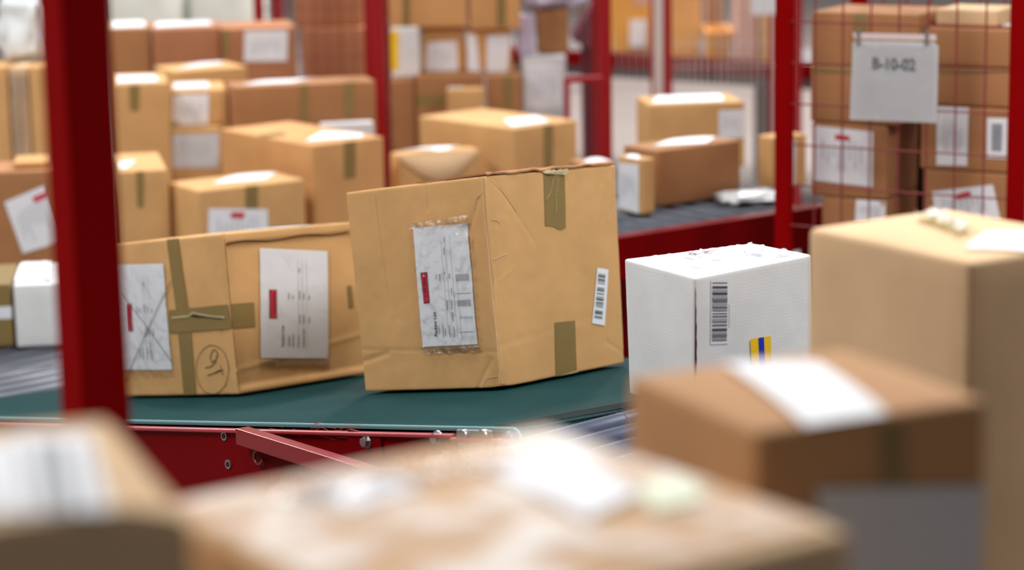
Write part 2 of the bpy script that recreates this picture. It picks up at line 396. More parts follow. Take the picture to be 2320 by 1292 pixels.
# ================================================================ THE BELT AND THE CARTONS ON IT
E1 = Vector((-0.791, 0.592, -0.1543)); E2 = Vector((0.6074, 0.79, -0.0831)); E3 = Vector((-0.0727, 0.1594, 0.9845))
E3.normalize(); E2 = (E2 - E3 * E2.dot(E3)).normalized(); E1 = E3.cross(E2); 
B0 = CAMP + Vector((-0.02, 4.4846, -1.1111))
def hero(label, near, D, e1, e2, e3, w_, d_, h, px, m, **kw):
    N = at_d(near[0], near[1], D)
    base = N - e3 * h + e2 * w_ / 2 + e1 * d_ / 2
    mt = frame_mtx(base, e2, e1, e3); inv = mt.to_3x3().inverted(); offs = {}
    for (iy, ix, iz), (u, v) in px.items():
        c = mt @ Vector(((ix - .5) * w_, (iy - .5) * d_, iz * h))
        Dc = -(c - CAMP).dot(BK); t = at_d(u, v, Dc); dl = inv @ (t - c)
        if iz == 0: dl.z = 0
        offs[(ix, iy, iz)] = dl
    for iz in (0, 1):
        if (1, 1, iz) not in offs: offs[(1, 1, iz)] = (offs.get((1, 0, iz), Vector()) + offs.get((0, 1, iz), Vector())) * .5
    return Carton('cardboard_box', label, 'box', mt, w_, d_, h, m, offs=offs, **kw)
# --- the big centre carton -------------------------------------------------
def seg_dist(p, a, b):
    ab = b - a; t = max(0, min(1, (p - a).dot(ab) / max(ab.dot(ab), 1e-9))); return (p - (a + ab * t)).length, t
CREASE_F = []; CREASE_S = []
def disp_c(p, n, s):
    x, y, z = p.x + s.w / 2, p.y + s.d / 2, p.z; d = 0
    if n.y < -.6:
        for a, b, dep, wd in CREASE_F:
            r, t = seg_dist(Vector((x, z)), a, b)
            if r < wd * 3: d += .6 * dep * math.exp(-(r / wd) ** 2) * (1 - .5 * t)
        d -= .004 * math.exp(-(x / .03) ** 2) * (1 - min(1, abs(z / s.h - .5) * 2)) # softened near edge
    if n.x < -.6:
        for a, b, dep, wd in CREASE_S:
            r, t = seg_dist(Vector((y, z)), a, b)
            if r < wd * 3: d += .65 * dep * math.exp(-(r / wd) ** 2)
    rr = math.sqrt(x * x + y * y + z * z)
    if rr < .035: d -= .004 * (1 - rr / .035)
    return d
V2 = lambda a, b: Vector((a, b))
CREASE_F += [(V2(.022, .395), V2(.14, .26), -.0022, .0035), (V2(.01, .08), V2(.42, .115), -.0007, .007), (V2(.02, .20), V2(.07, .225), .0012, .003), (V2(.37, .36), V2(.35, .29), .002, .003),
             (V2(.02, .32), V2(.07, .31), .0007, .004), (V2(.395, .20), V2(.40, .13), .002, .003), (V2(.012, .0), V2(.012, .4), -.0022, .003), (V2(.02, .3), V2(.03, .16), .002, .003), (V2(.36, .05), V2(.42, .02), -.002, .004)]
CREASE_S += [(V2(.018, .0), V2(.016, .4), -.0026, .0028), (V2(.006, .0), V2(.006, .4), .0018, .0025), (V2(.030, .0), V2(.030, .06), -.002, .003), (V2(.02, .36), V2(.05, .30), -.0022, .003),
             (V2(.0, .068), V2(.35, .085), -.0012, .003), (V2(.245, .39), V2(.245, .14), -.0012, .004), (V2(.15, .40), V2(.145, .35), -.0014, .003), (V2(.02, .055), V2(.06, .0), -.003, .003),
             (V2(.055, .35), V2(.055, .08), .0010, .006), (V2(.35, .06), V2(.28, .075), -.003, .005), (V2(.16, .085), V2(.16, .0), -.0012, .003), (V2(.32, .4), V2(.31, .1), -.0008, .008)]
CPX = {(1, 0, 1): (783, 437), (0, 0, 1): (1100, 399), (0, 1, 1): (1394, 375), (1, 0, 0): (828, 886), (0, 0, 0): (1137, 881), (0, 1, 0): (1415, 822)}
CB = hero('large brown carton mid belt with a Packing List pouch and a small barcode sticker', (1096.7, 402.2), 4.6, E1, E2, E3, .4201, .3495, .4011, CPX, M['kraft'],
          r=.0035, bulge=.003, n=110, wrinkle=.0011, seed=2.2, disp=disp_c)
# loose top flap standing proud along the right top edge, plus the crushed edge strip
def flap(C, name, a0, a1, lift, m, face='T', deep=.17, over=.003, jagk=.004):
    bm = bmesh.new(); nx = 46; rows = []
    for i in range(nx + 1):
        a = a0 + (a1 - a0) * i / nx; row = []
        for j, (b, zt) in enumerate([(-over, 0), (.004, .1), (.03, 1), (deep, 1)]):
            l = lift * (.5 + .5 * math.sin(i * .55 + j) * .5 + (i / nx) * .6) + noise.noise(Vector((a * 30, b * 30, 5))) * jagk
            p = C.P('T', a, max(b, 0), 0) + Vector((0, min(b, 0) + noise.noise(Vector((a * 60, 1, 1))) * .0015, max(.0008, l if j < 3 else .001)))
            row.append(p)
        rows.append(row)
    tv = [[bm.verts.new(p + Vector((0, 0, .0036))) for p in r] for r in rows]; bv = [[bm.verts.new(p) for p in r] for r in rows]
    for g in (tv, bv):
        for i in range(nx):
            for j in range(3): bm.faces.new((g[i][j], g[i + 1][j], g[i + 1][j + 1], g[i][j + 1]))
    for i in range(nx):
        bm.faces.new((tv[i][0], tv[i + 1][0], bv[i + 1][0], bv[i][0])); bm.faces.new((tv[i][3], tv[i + 1][3], bv[i + 1][3], bv[i][3]))
    for i in (0, nx):
        for j in range(3): bm.faces.new((tv[i][j], tv[i][j + 1], bv[i][j + 1], bv[i][j]))
    return obj(name, bm, m, C.root)
flap(CB, 'top_flap', .004, .41, .0035, M['kraft_dark'])
# tape strips
torn = lambda u, v: (0, (-.006 * (u > .4) * math.sin((u - .4) * 5) - .003 * noise.noise(Vector((u * 14, 0, 1)))) * (1 if v > .95 else 0))
CB.quad('tape_strip', 'F', [(1230, 384), (1278, 381), (1281, 514), (1235, 512)], M['tape'], n=(14, 12), jag=torn)
CB.quad('tape_strip', 'F', [(1256, 731), (1302, 727), (1307, 852), (1260, 862)], M['tape'], n=(8, 10))
CB.quad('tape_end', 'F', [(1259, 853), (1307, 838), (1307, 850), (1261, 862)], M['tape_frayed'], off=.003, n=(14, 4), rough=.003)
CB.quad('tape_end', 'F', [(1226, 388), (1285, 384), (1277, 397), (1232, 394)], M['tape_frayed'], off=.002, n=(14, 5), rough=.004)
for pts in ([(1252, 404), (1243, 440), (1235, 452)], [(1262, 405), (1256, 445)], [(1258, 450), (1258, 485)]):
    CB.line('tape_wrinkle', 'F', pts, .0012, M['tape_frayed'], .003)
# crease highlights of torn liner
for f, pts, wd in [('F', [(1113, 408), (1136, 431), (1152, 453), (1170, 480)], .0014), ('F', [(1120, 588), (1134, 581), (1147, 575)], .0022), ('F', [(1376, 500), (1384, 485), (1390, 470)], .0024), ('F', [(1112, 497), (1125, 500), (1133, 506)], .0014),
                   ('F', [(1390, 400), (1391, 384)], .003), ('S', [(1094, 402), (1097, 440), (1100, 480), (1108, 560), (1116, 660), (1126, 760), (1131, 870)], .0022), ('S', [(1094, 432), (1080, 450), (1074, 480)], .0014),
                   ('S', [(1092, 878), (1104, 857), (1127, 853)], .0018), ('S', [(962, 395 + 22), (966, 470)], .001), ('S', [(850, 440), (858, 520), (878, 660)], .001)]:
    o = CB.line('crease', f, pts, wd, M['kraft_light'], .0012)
# packing list pouch: paper, print, red stamp, film
PQ = [(938, 517), (1061, 506), (1084, 780), (960, 786)]
pl = CB.quad('packing_list', 'S', PQ, M['paper'], off=.0022, n=16, rough=.0012)
def pq(u, v):
    return tuple((PQ[0][i] * (1 - u) + PQ[1][i] * u) * (1 - v) + (PQ[3][i] * (1 - u) + PQ[2][i] * u) * v for i in (0, 1))
def sub(u0, v0, u1, v1): return [pq(u0, v0), pq(u1, v0), pq(u1, v1), pq(u0, v1)]
OFF = .0042
CB.quad('red_stamp', 'S', [(955, 618), (970, 616), (977, 686), (963, 688)], M['dark_ink'], off=OFF - .0004, n=6, parent=pl)
CB.quad('red_stamp', 'S', [(957, 620), (969, 618.5), (975, 684), (964.5, 685.5)], M['red_label'], off=OFF, n=6, parent=pl)
CB.bars('printed_text', 'S', [(961, 628), (966, 627.5), (970.5, 676), (965.5, 676.5)], [(0, 1, v, v + .05) for v in (.0, .09, .2, .29, .38, .52, .61, .7, .86)], M['dark_ink'], OFF + .0006, pl)
CB.text('heading', 'S', 'Packing List', (994, 762), (990, 706), (985, 762), None, M['ink'], OFF, pl, bold=.02)
rnd = random.Random(3); segs = []
for u, v0, v1 in [(.50, .12, .90), (.57, .08, .95), (.66, .08, .95), (.735, .44, .95)]: segs.append((u, u + .004, v0, v1))
CB.bars('ruled_line', 'S', PQ, segs, M['ink_soft'], OFF, pl)
segs = []
for v, vv in ((.41, .47), (.625, .68)):
    for k in range(11): segs.append((.72 + k * .022, .728 + k * .022, v, vv))
for u in (.74, .78, .82, .86, .90, .94): segs.append((u, u + .012, .765, .78))
for u, v in ((.70, .57), (.70, .89)): segs.append((u, u + .27, v, v + .004))
for u, v0, v1 in [(.33, .83, .90), (.40, .82, .93), (.44, .85, .92), (.52, .83, .93), (.60, .84, .93), (.52, .62, .70), (.60, .62, .70), (.60, .72, .80), (.54, .18, .24), (.60, .40, .44), (.52, .38, .41), (.42, .40, .46), (.36, .40, .44), (.62, .52, .58), (.66, .55, .60), (.56, .10, .14)]:
    segs.append((u, u + .011, v0, v1))
CB.bars('printed_text', 'S', PQ, segs, M['ink_mid'], OFF, pl)
CB.quad('plastic_pouch', 'S', [(928, 507), (1068, 486), (1092, 790), (957, 800)], M['pouch'], off=.0065, n=40, rough=.004)
CB.quad('pouch_seam', 'S', [(929, 508), (1064, 487), (1066, 506), (934, 518)], M['wrap'], off=.006, n=(40, 6), rough=.006)
CB.quad('pouch_seam', 'S', [(958, 787), (1086, 781), (1090, 796), (962, 801)], M['wrap'], off=.004, n=(30, 5), rough=.003)
# barcode sticker
bs = CB.quad('barcode_sticker', 'F', [(1352, 607), (1377, 611), (1369, 738), (1340, 733)], M['paper'], off=.0016, n=6)
BARS = [(.095, .035, 'g'), (.135, .02, 'd'), (.18, .025, 'm'), (.215, .018, 'm'), (.255, .02, 'g'), (.345, .02, 'm'), (.38, .024, 'd'), (.435, .014, 'g'), (.455, .012, 'g'), (.50, .045, 'g'), (.55, .02, 'd'), (.60, .026, 'm'), (.63, .035, 'g'), (.68, .014, 'g'), (.755, .024, 'm'), (.79, .026, 'd'), (.845, .014, 'g'), (.87, .02, 'm')]
for key, mm in (('d', 'ink'), ('m', 'ink_grey'), ('g', 'ink_soft')):
    CB.bars('barcode', 'F', [(1352, 607), (1377, 611), (1369, 738), (1340, 733)], [(.12, .74, v, v + hh) for v, hh, k in BARS if k == key], M[mm], .0024, bs)

# --- the left carton leaning beside it ------------------------------------
L1 = Vector((-0.7381, 0.6553, -0.1606)); L2 = Vector((0.6708, 0.7383, -0.07)); L2 = (L2 - E3 * L2.dot(E3)).normalized(); L1 = E3.cross(L2)
def disp_l(p, n, s):
    x, y, z = p.x + s.w / 2, p.y + s.d / 2, p.z; d = 0
    if n.y < -.6:                                   # right face sits behind its folded rims
        k = min(1, max(0, (x - .004) / .004)) * min(1, max(0, (z - .012) / .005)) * min(1, max(0, (s.h - .018 - z) / .008))
        d -= .007 * k
        d += .002 * math.exp(-((z - .05 - x * .1) / .004) ** 2)
    if n.x < -.6:
        d -= .0018 * math.exp(-((y - .035) / .003) ** 2)
        d += .0015 * math.exp(-((y - .055) / .003) ** 2)
    return d
LPX = {(1, 0, 1): (230, 556), (0, 0, 1): (505, 530), (0, 1, 1): (800, 503), (1, 0, 0): (262, 899), (0, 0, 0): (540, 895), (0, 1, 0): (845, 845)}
LB = hero('brown carton on the left of the belt with crossed olive tape and pen circled 9', (505.1, 531.9), 5.045, L1, L2, E3, .3851, .4059, .3349, LPX, M['kraft'], r=.004, bulge=.003, n=80, seed=9.1, disp=disp_l)
tv = LB.quad('tape_strip', 'S', [(378, 543), (405, 540), (430, 712), (402, 715)], M['tape'], n=10, off=.0016)
LB.quad('tape_strip', 'S', [(402, 713), (431, 711), (445, 893), (417, 896)], M['tape'], n=10, off=.0016)
LB.quad('tape_strip', 'S', [(384, 703), (517, 690), (526, 745), (386, 755)], M['tape'], n=10, off=.0024)
LB.quad('tape_strip', 'F', [(518, 690), (580, 685), (583, 740), (523, 745)], M['tape'], n=8, off=.0016)
LB.line('tape_wrinkle', 'S', [(392, 720), (430, 716), (440, 708), (455, 712), (480, 716), (512, 719)], .004, M['tape_frayed'], .0045)
LB.line('seam_shade_line', 'F', [(.0035, z_ * .335 / 12) for z_ in range(0, 13)], .0032, M['seam_shade'], .0012, px=False)
LB.line('seam_shade_line', 'F', [(.006 + k_ * .36 / 14, .313 + .003 * math.sin(k_ * .9)) for k_ in range(15)], .0035, M['seam_shade'], .0012, px=False)  # brown line paints the shadow under the overhanging top rim
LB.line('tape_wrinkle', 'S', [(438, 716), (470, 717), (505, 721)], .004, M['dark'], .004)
LB.quad('tape_strip', 'F', [(791, 648), (801, 647), (806, 696), (795, 698)], M['tape'], n=4, off=.0016)
def pouch_doc(C, face, q, film, red, head=None, cross=False):
    d = C.quad('packing_list', face, q, M['paper'], off=.002, n=8, rough=.001)
    def pp(u, v): return tuple((q[0][i] * (1 - u) + q[1][i] * u) * (1 - v) + (q[3][i] * (1 - u) + q[2][i] * u) * v for i in (0, 1))
    C.quad('red_stamp', face, [pp(*t) for t in ((red[0] - .012, red[1] - .005), (red[2] + .012, red[1] - .005), (red[2] + .012, red[3] + .005), (red[0] - .012, red[3] + .005))], M['dark_ink'], off=.0032, n=3, parent=d)
    C.quad('red_stamp', face, [pp(*t) for t in ((red[0], red[1]), (red[2], red[1]), (red[2], red[3]), (red[0], red[3]))], M['red_label'], off=.0037, n=3, parent=d)
    um = (red[0] + red[2]) / 2
    C.bars('stamp_text', face, q, [(um - .012, um + .012, red[1] + (red[3] - red[1]) * k / 9, red[1] + (red[3] - red[1]) * (k + .6) / 9) for k in range(1, 8)], M['dark_ink'], .0042, d)
    sg = []
    for u, v0, v1 in [(.40, .80, .89), (.46, .78, .90), (.54, .79, .90), (.62, .80, .90), (.56, .60, .68), (.62, .60, .68), (.70, .62, .68), (.40, .40, .46), (.46, .42, .46), (.56, .38, .46), (.62, .40, .46), (.70, .42, .46), (.56, .17, .21), (.62, .73, .79)]:
        sg.append((u, u + .02, v0, v1))
    for u in (.55, .61, .67): sg.append((u, u + .004, .1, .92))
    C.bars('printed_text', face, q, sg, M['ink_soft'], .0034, d)
    if head: C.text('heading', face, 'Packing List', pp(*head[0]), pp(*head[1]), pp(*head[2]), None, M['ink'], .0034, d, bold=.02)
    C.quad('plastic_pouch', face, film, M['pouch'], off=.005, n=24, rough=.003)
    return d
pouch_doc(LB, 'F', [(591, 562), (745, 569), (746, 812), (594, 811)], [(588, 556), (750, 562), (750, 832), (588, 828)], (.145, .38, .235, .635), [(.345, .90), (.345, .70), (.29, .90)])
LB.quad('pouch_seam', 'F', [(594, 813), (748, 813), (750, 830), (590, 828)], M['wrap'], off=.003, n=(20, 4), rough=.002)
pouch_doc(LB, 'S', [(262, 600), (372, 597), (392, 838), (276, 838)], [(255, 592), (374, 590), (396, 850), (270, 858)], (.20, .38, .28, .63))
for pts in ([(286, 865), (340, 745), (365, 690), (392, 636)], [(278, 664), (330, 730), (392, 818)]):
    LB.line('pen_mark', 'S', pts, .0018, M['pen'], .0062)
LB.line('pen_mark', 'S', [(482 + 37 * math.cos(t * .35), 838 + 56 * math.sin(t * .35)) for t in range(-7, 8)] , .0016, M['pen'], .0018)
LB.line('pen_mark', 'S', [(482 - 37 * math.cos(t * .35), 838 + 56 * math.sin(t * .35)) for t in range(-3, 5)] , .0013, M['pen'], .0018)
LB.line('pen_mark', 'S', [(494, 800), (490, 792), (482, 795), (477, 810), (480, 820), (488, 818), (494, 808), (495, 800), (490, 818), (480, 830), (466, 834)], .0022, M['pen'], .0018)
LB.line('pen_mark', 'S', [(471, 851), (485, 846), (500, 838), (487, 846), (506, 838)], .0022, M['pen'], .0018)
LB.line('pen_mark', 'S', [(500, 828), (506, 850)], .0016, M['pen'], .0018)
lf = LB.quad('shipping_label', 'T', [(.19, .02), (.36, .02), (.36, .2), (.22, .2)], M['paper'], px=False, off=.0015, n=4)

# --- white carton ----------------------------------------------------------
BEDZ = 0.853
WW = hero('white corrugated carton beside the large brown carton, barcode and yellow blue mark on it', (1571, 625), 3.9, Vector((-.5771, .8167, 0)), Vector((.8167, .5771, 0)), Vector((0, 0, 1)), .2636, .1703, at_d(1571, 625, 3.9).z - BEDZ,
          {(1, 0, 1): (1414, 587), (0, 0, 1): (1574, 630), (0, 1, 1): (1838, 577), (1, 1, 1): (1705, 551)}, M['white_board'], r=.004, bulge=.0015, n=50, wrinkle=.0006, seed=4)
bsq = [(1613, 640), (1647, 640), (1646, 773), (1612, 774)]
BB = [(.0, .014, 'd'), (.055, .012, 'g'), (.07, .03, 'd'), (.12, .05, 'g'), (.175, .035, 'd'), (.225, .05, 'g'), (.275, .04, 'm'), (.325, .012, 'd'), (.35, .06, 'g'), (.42, .016, 'd'), (.44, .02, 'g'), (.475, .012, 'd'), (.52, .015, 'd'), (.56, .028, 'm'), (.61, .04, 'g'), (.665, .014, 'd'), (.70, .016, 'g'), (.725, .014, 'd'), (.765, .02, 'g'), (.79, .032, 'd'), (.835, .04, 'g'), (.885, .024, 'm'), (.915, .02, 'm'), (.945, .015, 'g'), (.975, .014, 'd')]
wl = WW.quad('barcode_patch', 'F', [(1610, 634), (1652, 633), (1650, 779), (1609, 781)], M['paper'], off=.0008, n=4)
for key, mm in (('d', 'ink_purple'), ('m', 'ink_grey'), ('g', 'ink_soft')):
    WW.bars('barcode', 'F', bsq, [(0, 1, v, v + hh) for v, hh, k in BB if k == key], M[mm], .0014, wl)
WW.bars('barcode_digits', 'F', [(1650, 690), (1652, 690), (1652, 745), (1650, 745)], [(0, 1, k * .09, k * .09 + .05) for k in range(11)], M['ink_soft'], .0014, wl)
fl = WW.quad('yellow_blue_mark', 'F', [(1699, 768), (1745, 761), (1747, 835), (1702, 840)], M['yellow'], off=.0014, n=4)
WW.quad('blue_stripe', 'F', [(1717, 765.5), (1729, 763.5), (1732, 836), (1720, 838)], M['blue'], off=.002, n=4, parent=fl)
WW.quad('plastic_pouch', 'T', [(.02, .015), (.245, .015), (.25, .155), (.03, .155)], M['wrap'], px=False, off=.0012, n=50, rough=.002)
WW.line('red_scrawl', 'T', [(1560, 580), (1572, 576), (1590, 577), (1605, 574), (1615, 570), (1625, 573), (1605, 576), (1580, 579), (1563, 581)], .0026, M['wax'], .0048)
WW.line('red_scrawl', 'T', [(1612, 568), (1622, 572), (1632, 566)], .002, M['wax'], .0048)
def dark_seam(C, x0=.0):
    bm = bmesh.new(); prev = None
    for i in range(24):
        t = i / 23; z = C.h * (.0 + .93 * t); wd = .0008 + .0022 * math.sin(min(1, (1 - t) * 1.1) * math.pi * .8) + .0004 * math.sin(i * 2.1)
        a = C.P('F', .001, z, .0016); b = C.P('F', .001 + wd, z, .0016)
        va, vb = bm.verts.new(a), bm.verts.new(b)
        if prev: bm.faces.new((prev[0], prev[1], vb, va))
        prev = (va, vb)
    o = obj('edge_seam', bm, M['dark_ink'], C.root); C.fix(o, 'F')
dark_seam(WW)
rnd = random.Random(11); bm = bmesh.new()
for k in range(26):
    a, b = rnd.uniform(.03, .24), rnd.uniform(.02, .15); an = rnd.uniform(-.5, 1.2); prev = None
    for q in range(6):
        a += .007 * math.cos(an); b += .007 * math.sin(an); an += rnd.uniform(-.5, .5); hgt = .0028 + .0012 * math.sin(q * .6)
        a_ = max(.01, min(.255, a)); b_ = max(.01, min(.16, b)); p = WW.P('T', a_, b_, hgt); w2 = Vector((-math.sin(an), math.cos(an), 0)) * .0016
        cur = [bm.verts.new(p + w2 - Vector((0, 0, .002))), bm.verts.new(p), bm.verts.new(p - w2 - Vector((0, 0, .002)))]
        if prev:
            for t in range(2): bm.faces.new((prev[t], prev[t + 1], cur[t + 1], cur[t]))
        prev = cur
obj('film_crinkle', bm, M['crinkle_shade'], WW.root, smooth=True)  # grey colour paints the shading of the clear film's wrinkles

# ---------------------------------------------------------------- belt conveyor
k_ = math.sqrt(1 + .19 ** 2); BY = (E1 + E2 * .19) / k_; BX = (E2 - E1 * .19) / k_
BO = B0 - E3 * .006
bmx = frame_mtx(BO, BX, BY, E3)
conv = empty('belt_conveyor', (0, 0, 0), 'inclined conveyor with green belt and scratched red side frame under the two large cartons', 'conveyor', mtx=bmx)
X0, X1, Y0, Y1 = -.473, .56, -.556, 1.63; BR_ = .02
def belt_profile():
    R = BR_; pts = []
    n = 40
    for i in range(n + 1): pts.append((Y1 + (Y0 - Y1) * i / n, 0))
    for i in range(1, 13): t = math.pi * i / 12; pts.append((Y0 - R * math.sin(t), -R + R * math.cos(t)))
    for i in range(1, n + 1): pts.append((Y0 + (Y1 - Y0) * i / n, -2 * R))
    for i in range(1, 12): t = math.pi * i / 12; pts.append((Y1 + R * math.sin(t), -R - R * math.cos(t)))
    return pts
pr = belt_profile()
bm = bmesh.new(); A = [bm.verts.new((X0, y, z)) for y, z in pr]; B = [bm.verts.new((X1, y, z)) for y, z in pr]
for i in range(len(pr)): j = (i + 1) % len(pr); bm.faces.new((A[i], A[j], B[j], B[i]))
belt = obj('belt', bm, M['belt'], conv, smooth=True)
# serrated pale edge of the belt
bm = bmesh.new(); n = 720; Ltot = Y1 - Y0
for i in range(n):
    y0 = Y0 + Ltot * i / n; y1 = y0 + Ltot / n * .62
    box_bm_v = [(X0 - .006, y0, .0006), (X0 + .001, y0, .0006), (X0 + .001, y1, .0006), (X0 - .006, y1, .0006)]
    t = [bm.verts.new(v) for v in box_bm_v]; b = [bm.verts.new((v[0], v[1], -.0025)) for v in box_bm_v]
    bm.faces.new(t)
    for q in range(4): bm.faces.new((t[q], t[(q + 1) % 4], b[(q + 1) % 4], b[q]))
o = obj('belt_teeth', bm, M['belt_edge'], belt)
bm = bmesh.new()
prev = None
R = BR_
edge = [(Y1 + (Y0 - Y1) * i / 30, 0) for i in range(31)] + [(Y0 - R * math.sin(math.pi * i / 16), -R + R * math.cos(math.pi * i / 16)) for i in range(1, 9)]
for (y, z) in edge:
    ring = [bm.verts.new((X0 - .003, y, z + .001)), bm.verts.new((X0 + .001, y, z + .001)), bm.verts.new((X0 + .001, y, z - .006)), bm.verts.new((X0 - .003, y, z - .006))]
    if prev:
        for q in range(4): bm.faces.new((prev[q], prev[(q + 1) % 4], ring[(q + 1) % 4], ring[q]))
    prev = ring
obj('belt_rim', bm, M['belt_edge'], belt)
# ribs near the discharge end
bm = bmesh.new()
for k in range(8):                                   # fine cross ribs where the belt turns down
    y = Y0 - .012 + k * .011; z = -BR_ + math.sqrt(max(0, BR_ ** 2 - min(0, y - Y0) ** 2))
    box_bm(bm, (X0 + .02, y - .0022, z - .001), (X1 - .01, y + .0022, z + .0012), .0005)
obj('belt_rib', bm, M['belt_dark'], belt)
# side frame: rolled top edge, plate, seam
XS = X0 - .012
bm = bmesh.new(); box_bm(bm, (XS - .004, Y0 + .13, -.24), (XS, Y1 + .1, -.010), .001); plate = obj('side_frame', bm, M['red_frame'], conv)
bm = bmesh.new(); box_bm(bm, (XS - .016, Y0 + .13, -.016), (XS + .002, Y1 + .1, -.009), .003); obj('rolled_edge', bm, M['red_edge'], plate)
bm = bmesh.new(); box_bm(bm, (XS - .005, Y0 - .02, -.24), (XS - .001, Y0 + .127, -.016), .001); p2 = obj('end_plate', bm, M['red_frame'], conv)
bm = bmesh.new(); box_bm(bm, (XS - .018, Y0 - .02, -.021), (XS - .001, Y0 + .127, -.014), .003); obj('rolled_edge', bm, M['red_edge'], p2)
bm = bmesh.new(); box_bm(bm, (X1 + .006, Y0 - .02, -.24), (X1 + .012, Y1 + .1, -.010), .001); obj('side_frame', bm, M['red_frame'], conv)
for yy in (Y0, Y1):
    bm = bmesh.new(); tube_bm(bm, [(XS + .001, yy, -BR_), (X1 + .004, yy, -BR_)], BR_ - .003, 24); obj('drum', bm, M['roller'], conv, smooth=True)
for yy in (Y0 + .3, Y1 - .4):
    for xx in (XS - .002, X1 + .008):
        wp = bmx @ Vector((xx, yy, -.2)); 
        bm = bmesh.new(); p0 = bmx.inverted() @ Vector((wp.x, wp.y, 0.0)); p1 = Vector((xx, yy, -.2)); sqtube(bm, p0, p1, .05, up=Vector((1, 0, 0))); obj('leg', bm, M['red_frame'], conv)
def onframe(u, v, out=.0):
    """pixel -> conveyor coordinates on the red side plate"""
    P = at_plane(u, v, bmx @ Vector((XS - .004 - out, 0, 0)), BX); return bmx.inverted() @ P
for (u, v) in ((510, 988), (519, 1052)):
    p = onframe(u, v); bm = bmesh.new(); tube_bm(bm, [(p.x - .0035, p.y, p.z), (p.x + .002, p.y, p.z)], .0085, 18); o = obj('bolt_hole', bm, M['steel'], plate)
    bm = bmesh.new(); tube_bm(bm, [(p.x - .0042, p.y, p.z), (p.x + .003, p.y, p.z)], .0052, 16); obj('hole', bm, M['dark'], o)
def bolt(u, v, par, out=0.0, r=.0095):
    p = onframe(u, v, out); bm = bmesh.new(); tube_bm(bm, [(p.x - .003, p.y, p.z), (p.x + .002, p.y, p.z)], r * 1.25, 20)
    tube_bm(bm, [(p.x - .011, p.y, p.z), (p.x - .002, p.y, p.z)], r * .95, 6); obj('bolt', bm, M['steel'], par)
# bracket plate with bolt
p = onframe(795, 973, .004); q = onframe(868, 990, .004)
bm = bmesh.new(); pts = [onframe(u, v, .0) for u, v in ((795, 972), (868, 990), (872, 1040), (795, 1030))]
f = [bm.verts.new((XS - .010, a.y, a.z)) for a in pts]; g = [bm.verts.new((XS - .003, a.y, a.z)) for a in pts]
bm.faces.new(f); bm.faces.new(g)
for i in range(4): bm.faces.new((f[i], f[(i + 1) % 4], g[(i + 1) % 4], g[i]))
brk = obj('bracket', bm, M['red_frame'], conv); bolt(833, 1001, brk, .006)
bolt(992, 992, conv)
# bearing plate near the discharge end
p = onframe(1078, 990); bm = bmesh.new()
box_bm(bm, (XS - .011, p.y - .045, p.z - .045), (XS - .005, p.y + .04, p.z + .012), .002); bp_ = obj('bearing_plate', bm, M['steel'], conv)
for u in (1058, 1103):
    p = onframe(u, 990); bm = bmesh.new(); tube_bm(bm, [(XS - .016, p.y, p.z), (XS - .006, p.y, p.z)], .013, 20); obj('bolt', bm, M['steel'], bp_)
# square bar running down the frame and towards the viewer
pa = onframe(549, 987, .016); pb = onframe(838, 1062, .05); pb.x -= .03
bm = bmesh.new(); sqtube(bm, pa, pa + (pb - pa) * 1.5, .028, up=Vector((0, 0, 1)), bev=.002, hgt=.030); obj('brace_bar', bm, M['red_bright'], conv)
# hook
p = onframe(585, 1036, .01); bm = bmesh.new(); pts = []
for i in range(17):
    t = math.radians(100 + i * 15.5); pts.append((p.x, p.y - .0125 * math.cos(t) * 1.0, p.z + .0125 * math.sin(t)))
tube_bm(bm, [(XS + .0, pts[0][1], pts[0][2])] + pts, .0032, 10); obj('hook', bm, M['hook'], conv, smooth=True)
# scratches in the paint
rnd = random.Random(5); bm = bmesh.new()
for k in range(26):
    u, v = rnd.uniform(600, 790), rnd.uniform(962, 992); a = rnd.uniform(-.5, .6); l = rnd.uniform(12, 46)
    A_ = onframe(u, v); B_ = onframe(u + l * math.cos(a), v + l * math.sin(a) * .8); dz = rnd.uniform(.0002, .0005)
    vs = [bm.verts.new((XS - .0046, q.y, q.z + s)) for q, s in ((A_, dz), (B_, dz), (B_, -dz), (A_, -dz))]; bm.faces.new(vs)
obj('scratch', bm, M['scratch'], plate)

# roller bed at the discharge end, carrying the white carton (level)
pA = at_z(1245, 957, BEDZ); pB = at_z(1409, 924, BEDZ)
rd = Vector((BX.x, BX.y, 0)).normalized(); rp = Vector((rd.y, -rd.x, 0))      # roller axis, travel direction (right / near)
st = bmx @ Vector((X0, Y0 - .024, -.01)); st.z = BEDZ
rm = frame_mtx(Vector((st.x, st.y, 0)), rd, rp, Vector((0, 0, -1)))
rb = empty('roller_conveyor', (0, 0, 0), 'grey blue rollers past the end of the green belt, under the white carton', 'conveyor', mtx=rm)
for k in range(6):
    y = .036 + k * .062; bm = bmesh.new(); tube_bm(bm, [(-.02, y, -BEDZ + .0265), (1.0, y, -BEDZ + .0265)], .0255, 24)
    for xx in (.18, .5, .8): tube_bm(bm, [(xx, y, -BEDZ + .0265), (xx + .003, y, -BEDZ + .0265)], .0259, 24)
    obj('roller', bm, M['roller'], rb, smooth=True)
for xx in (-.05, 1.01):
    bm = bmesh.new(); box_bm(bm, (xx, .02, -BEDZ + .01), (xx + .03, .40, -BEDZ + .13), .003); obj('side_rail', bm, M['red_frame'], rb)
for xx in (-.035, 1.025):
    for yy in (.06, .36):
        bm = bmesh.new(); box_bm(bm, (xx - .02, yy - .02, -BEDZ + .12), (xx + .02, yy + .02, -.001), .003); obj('leg', bm, M['red_frame'], rb)
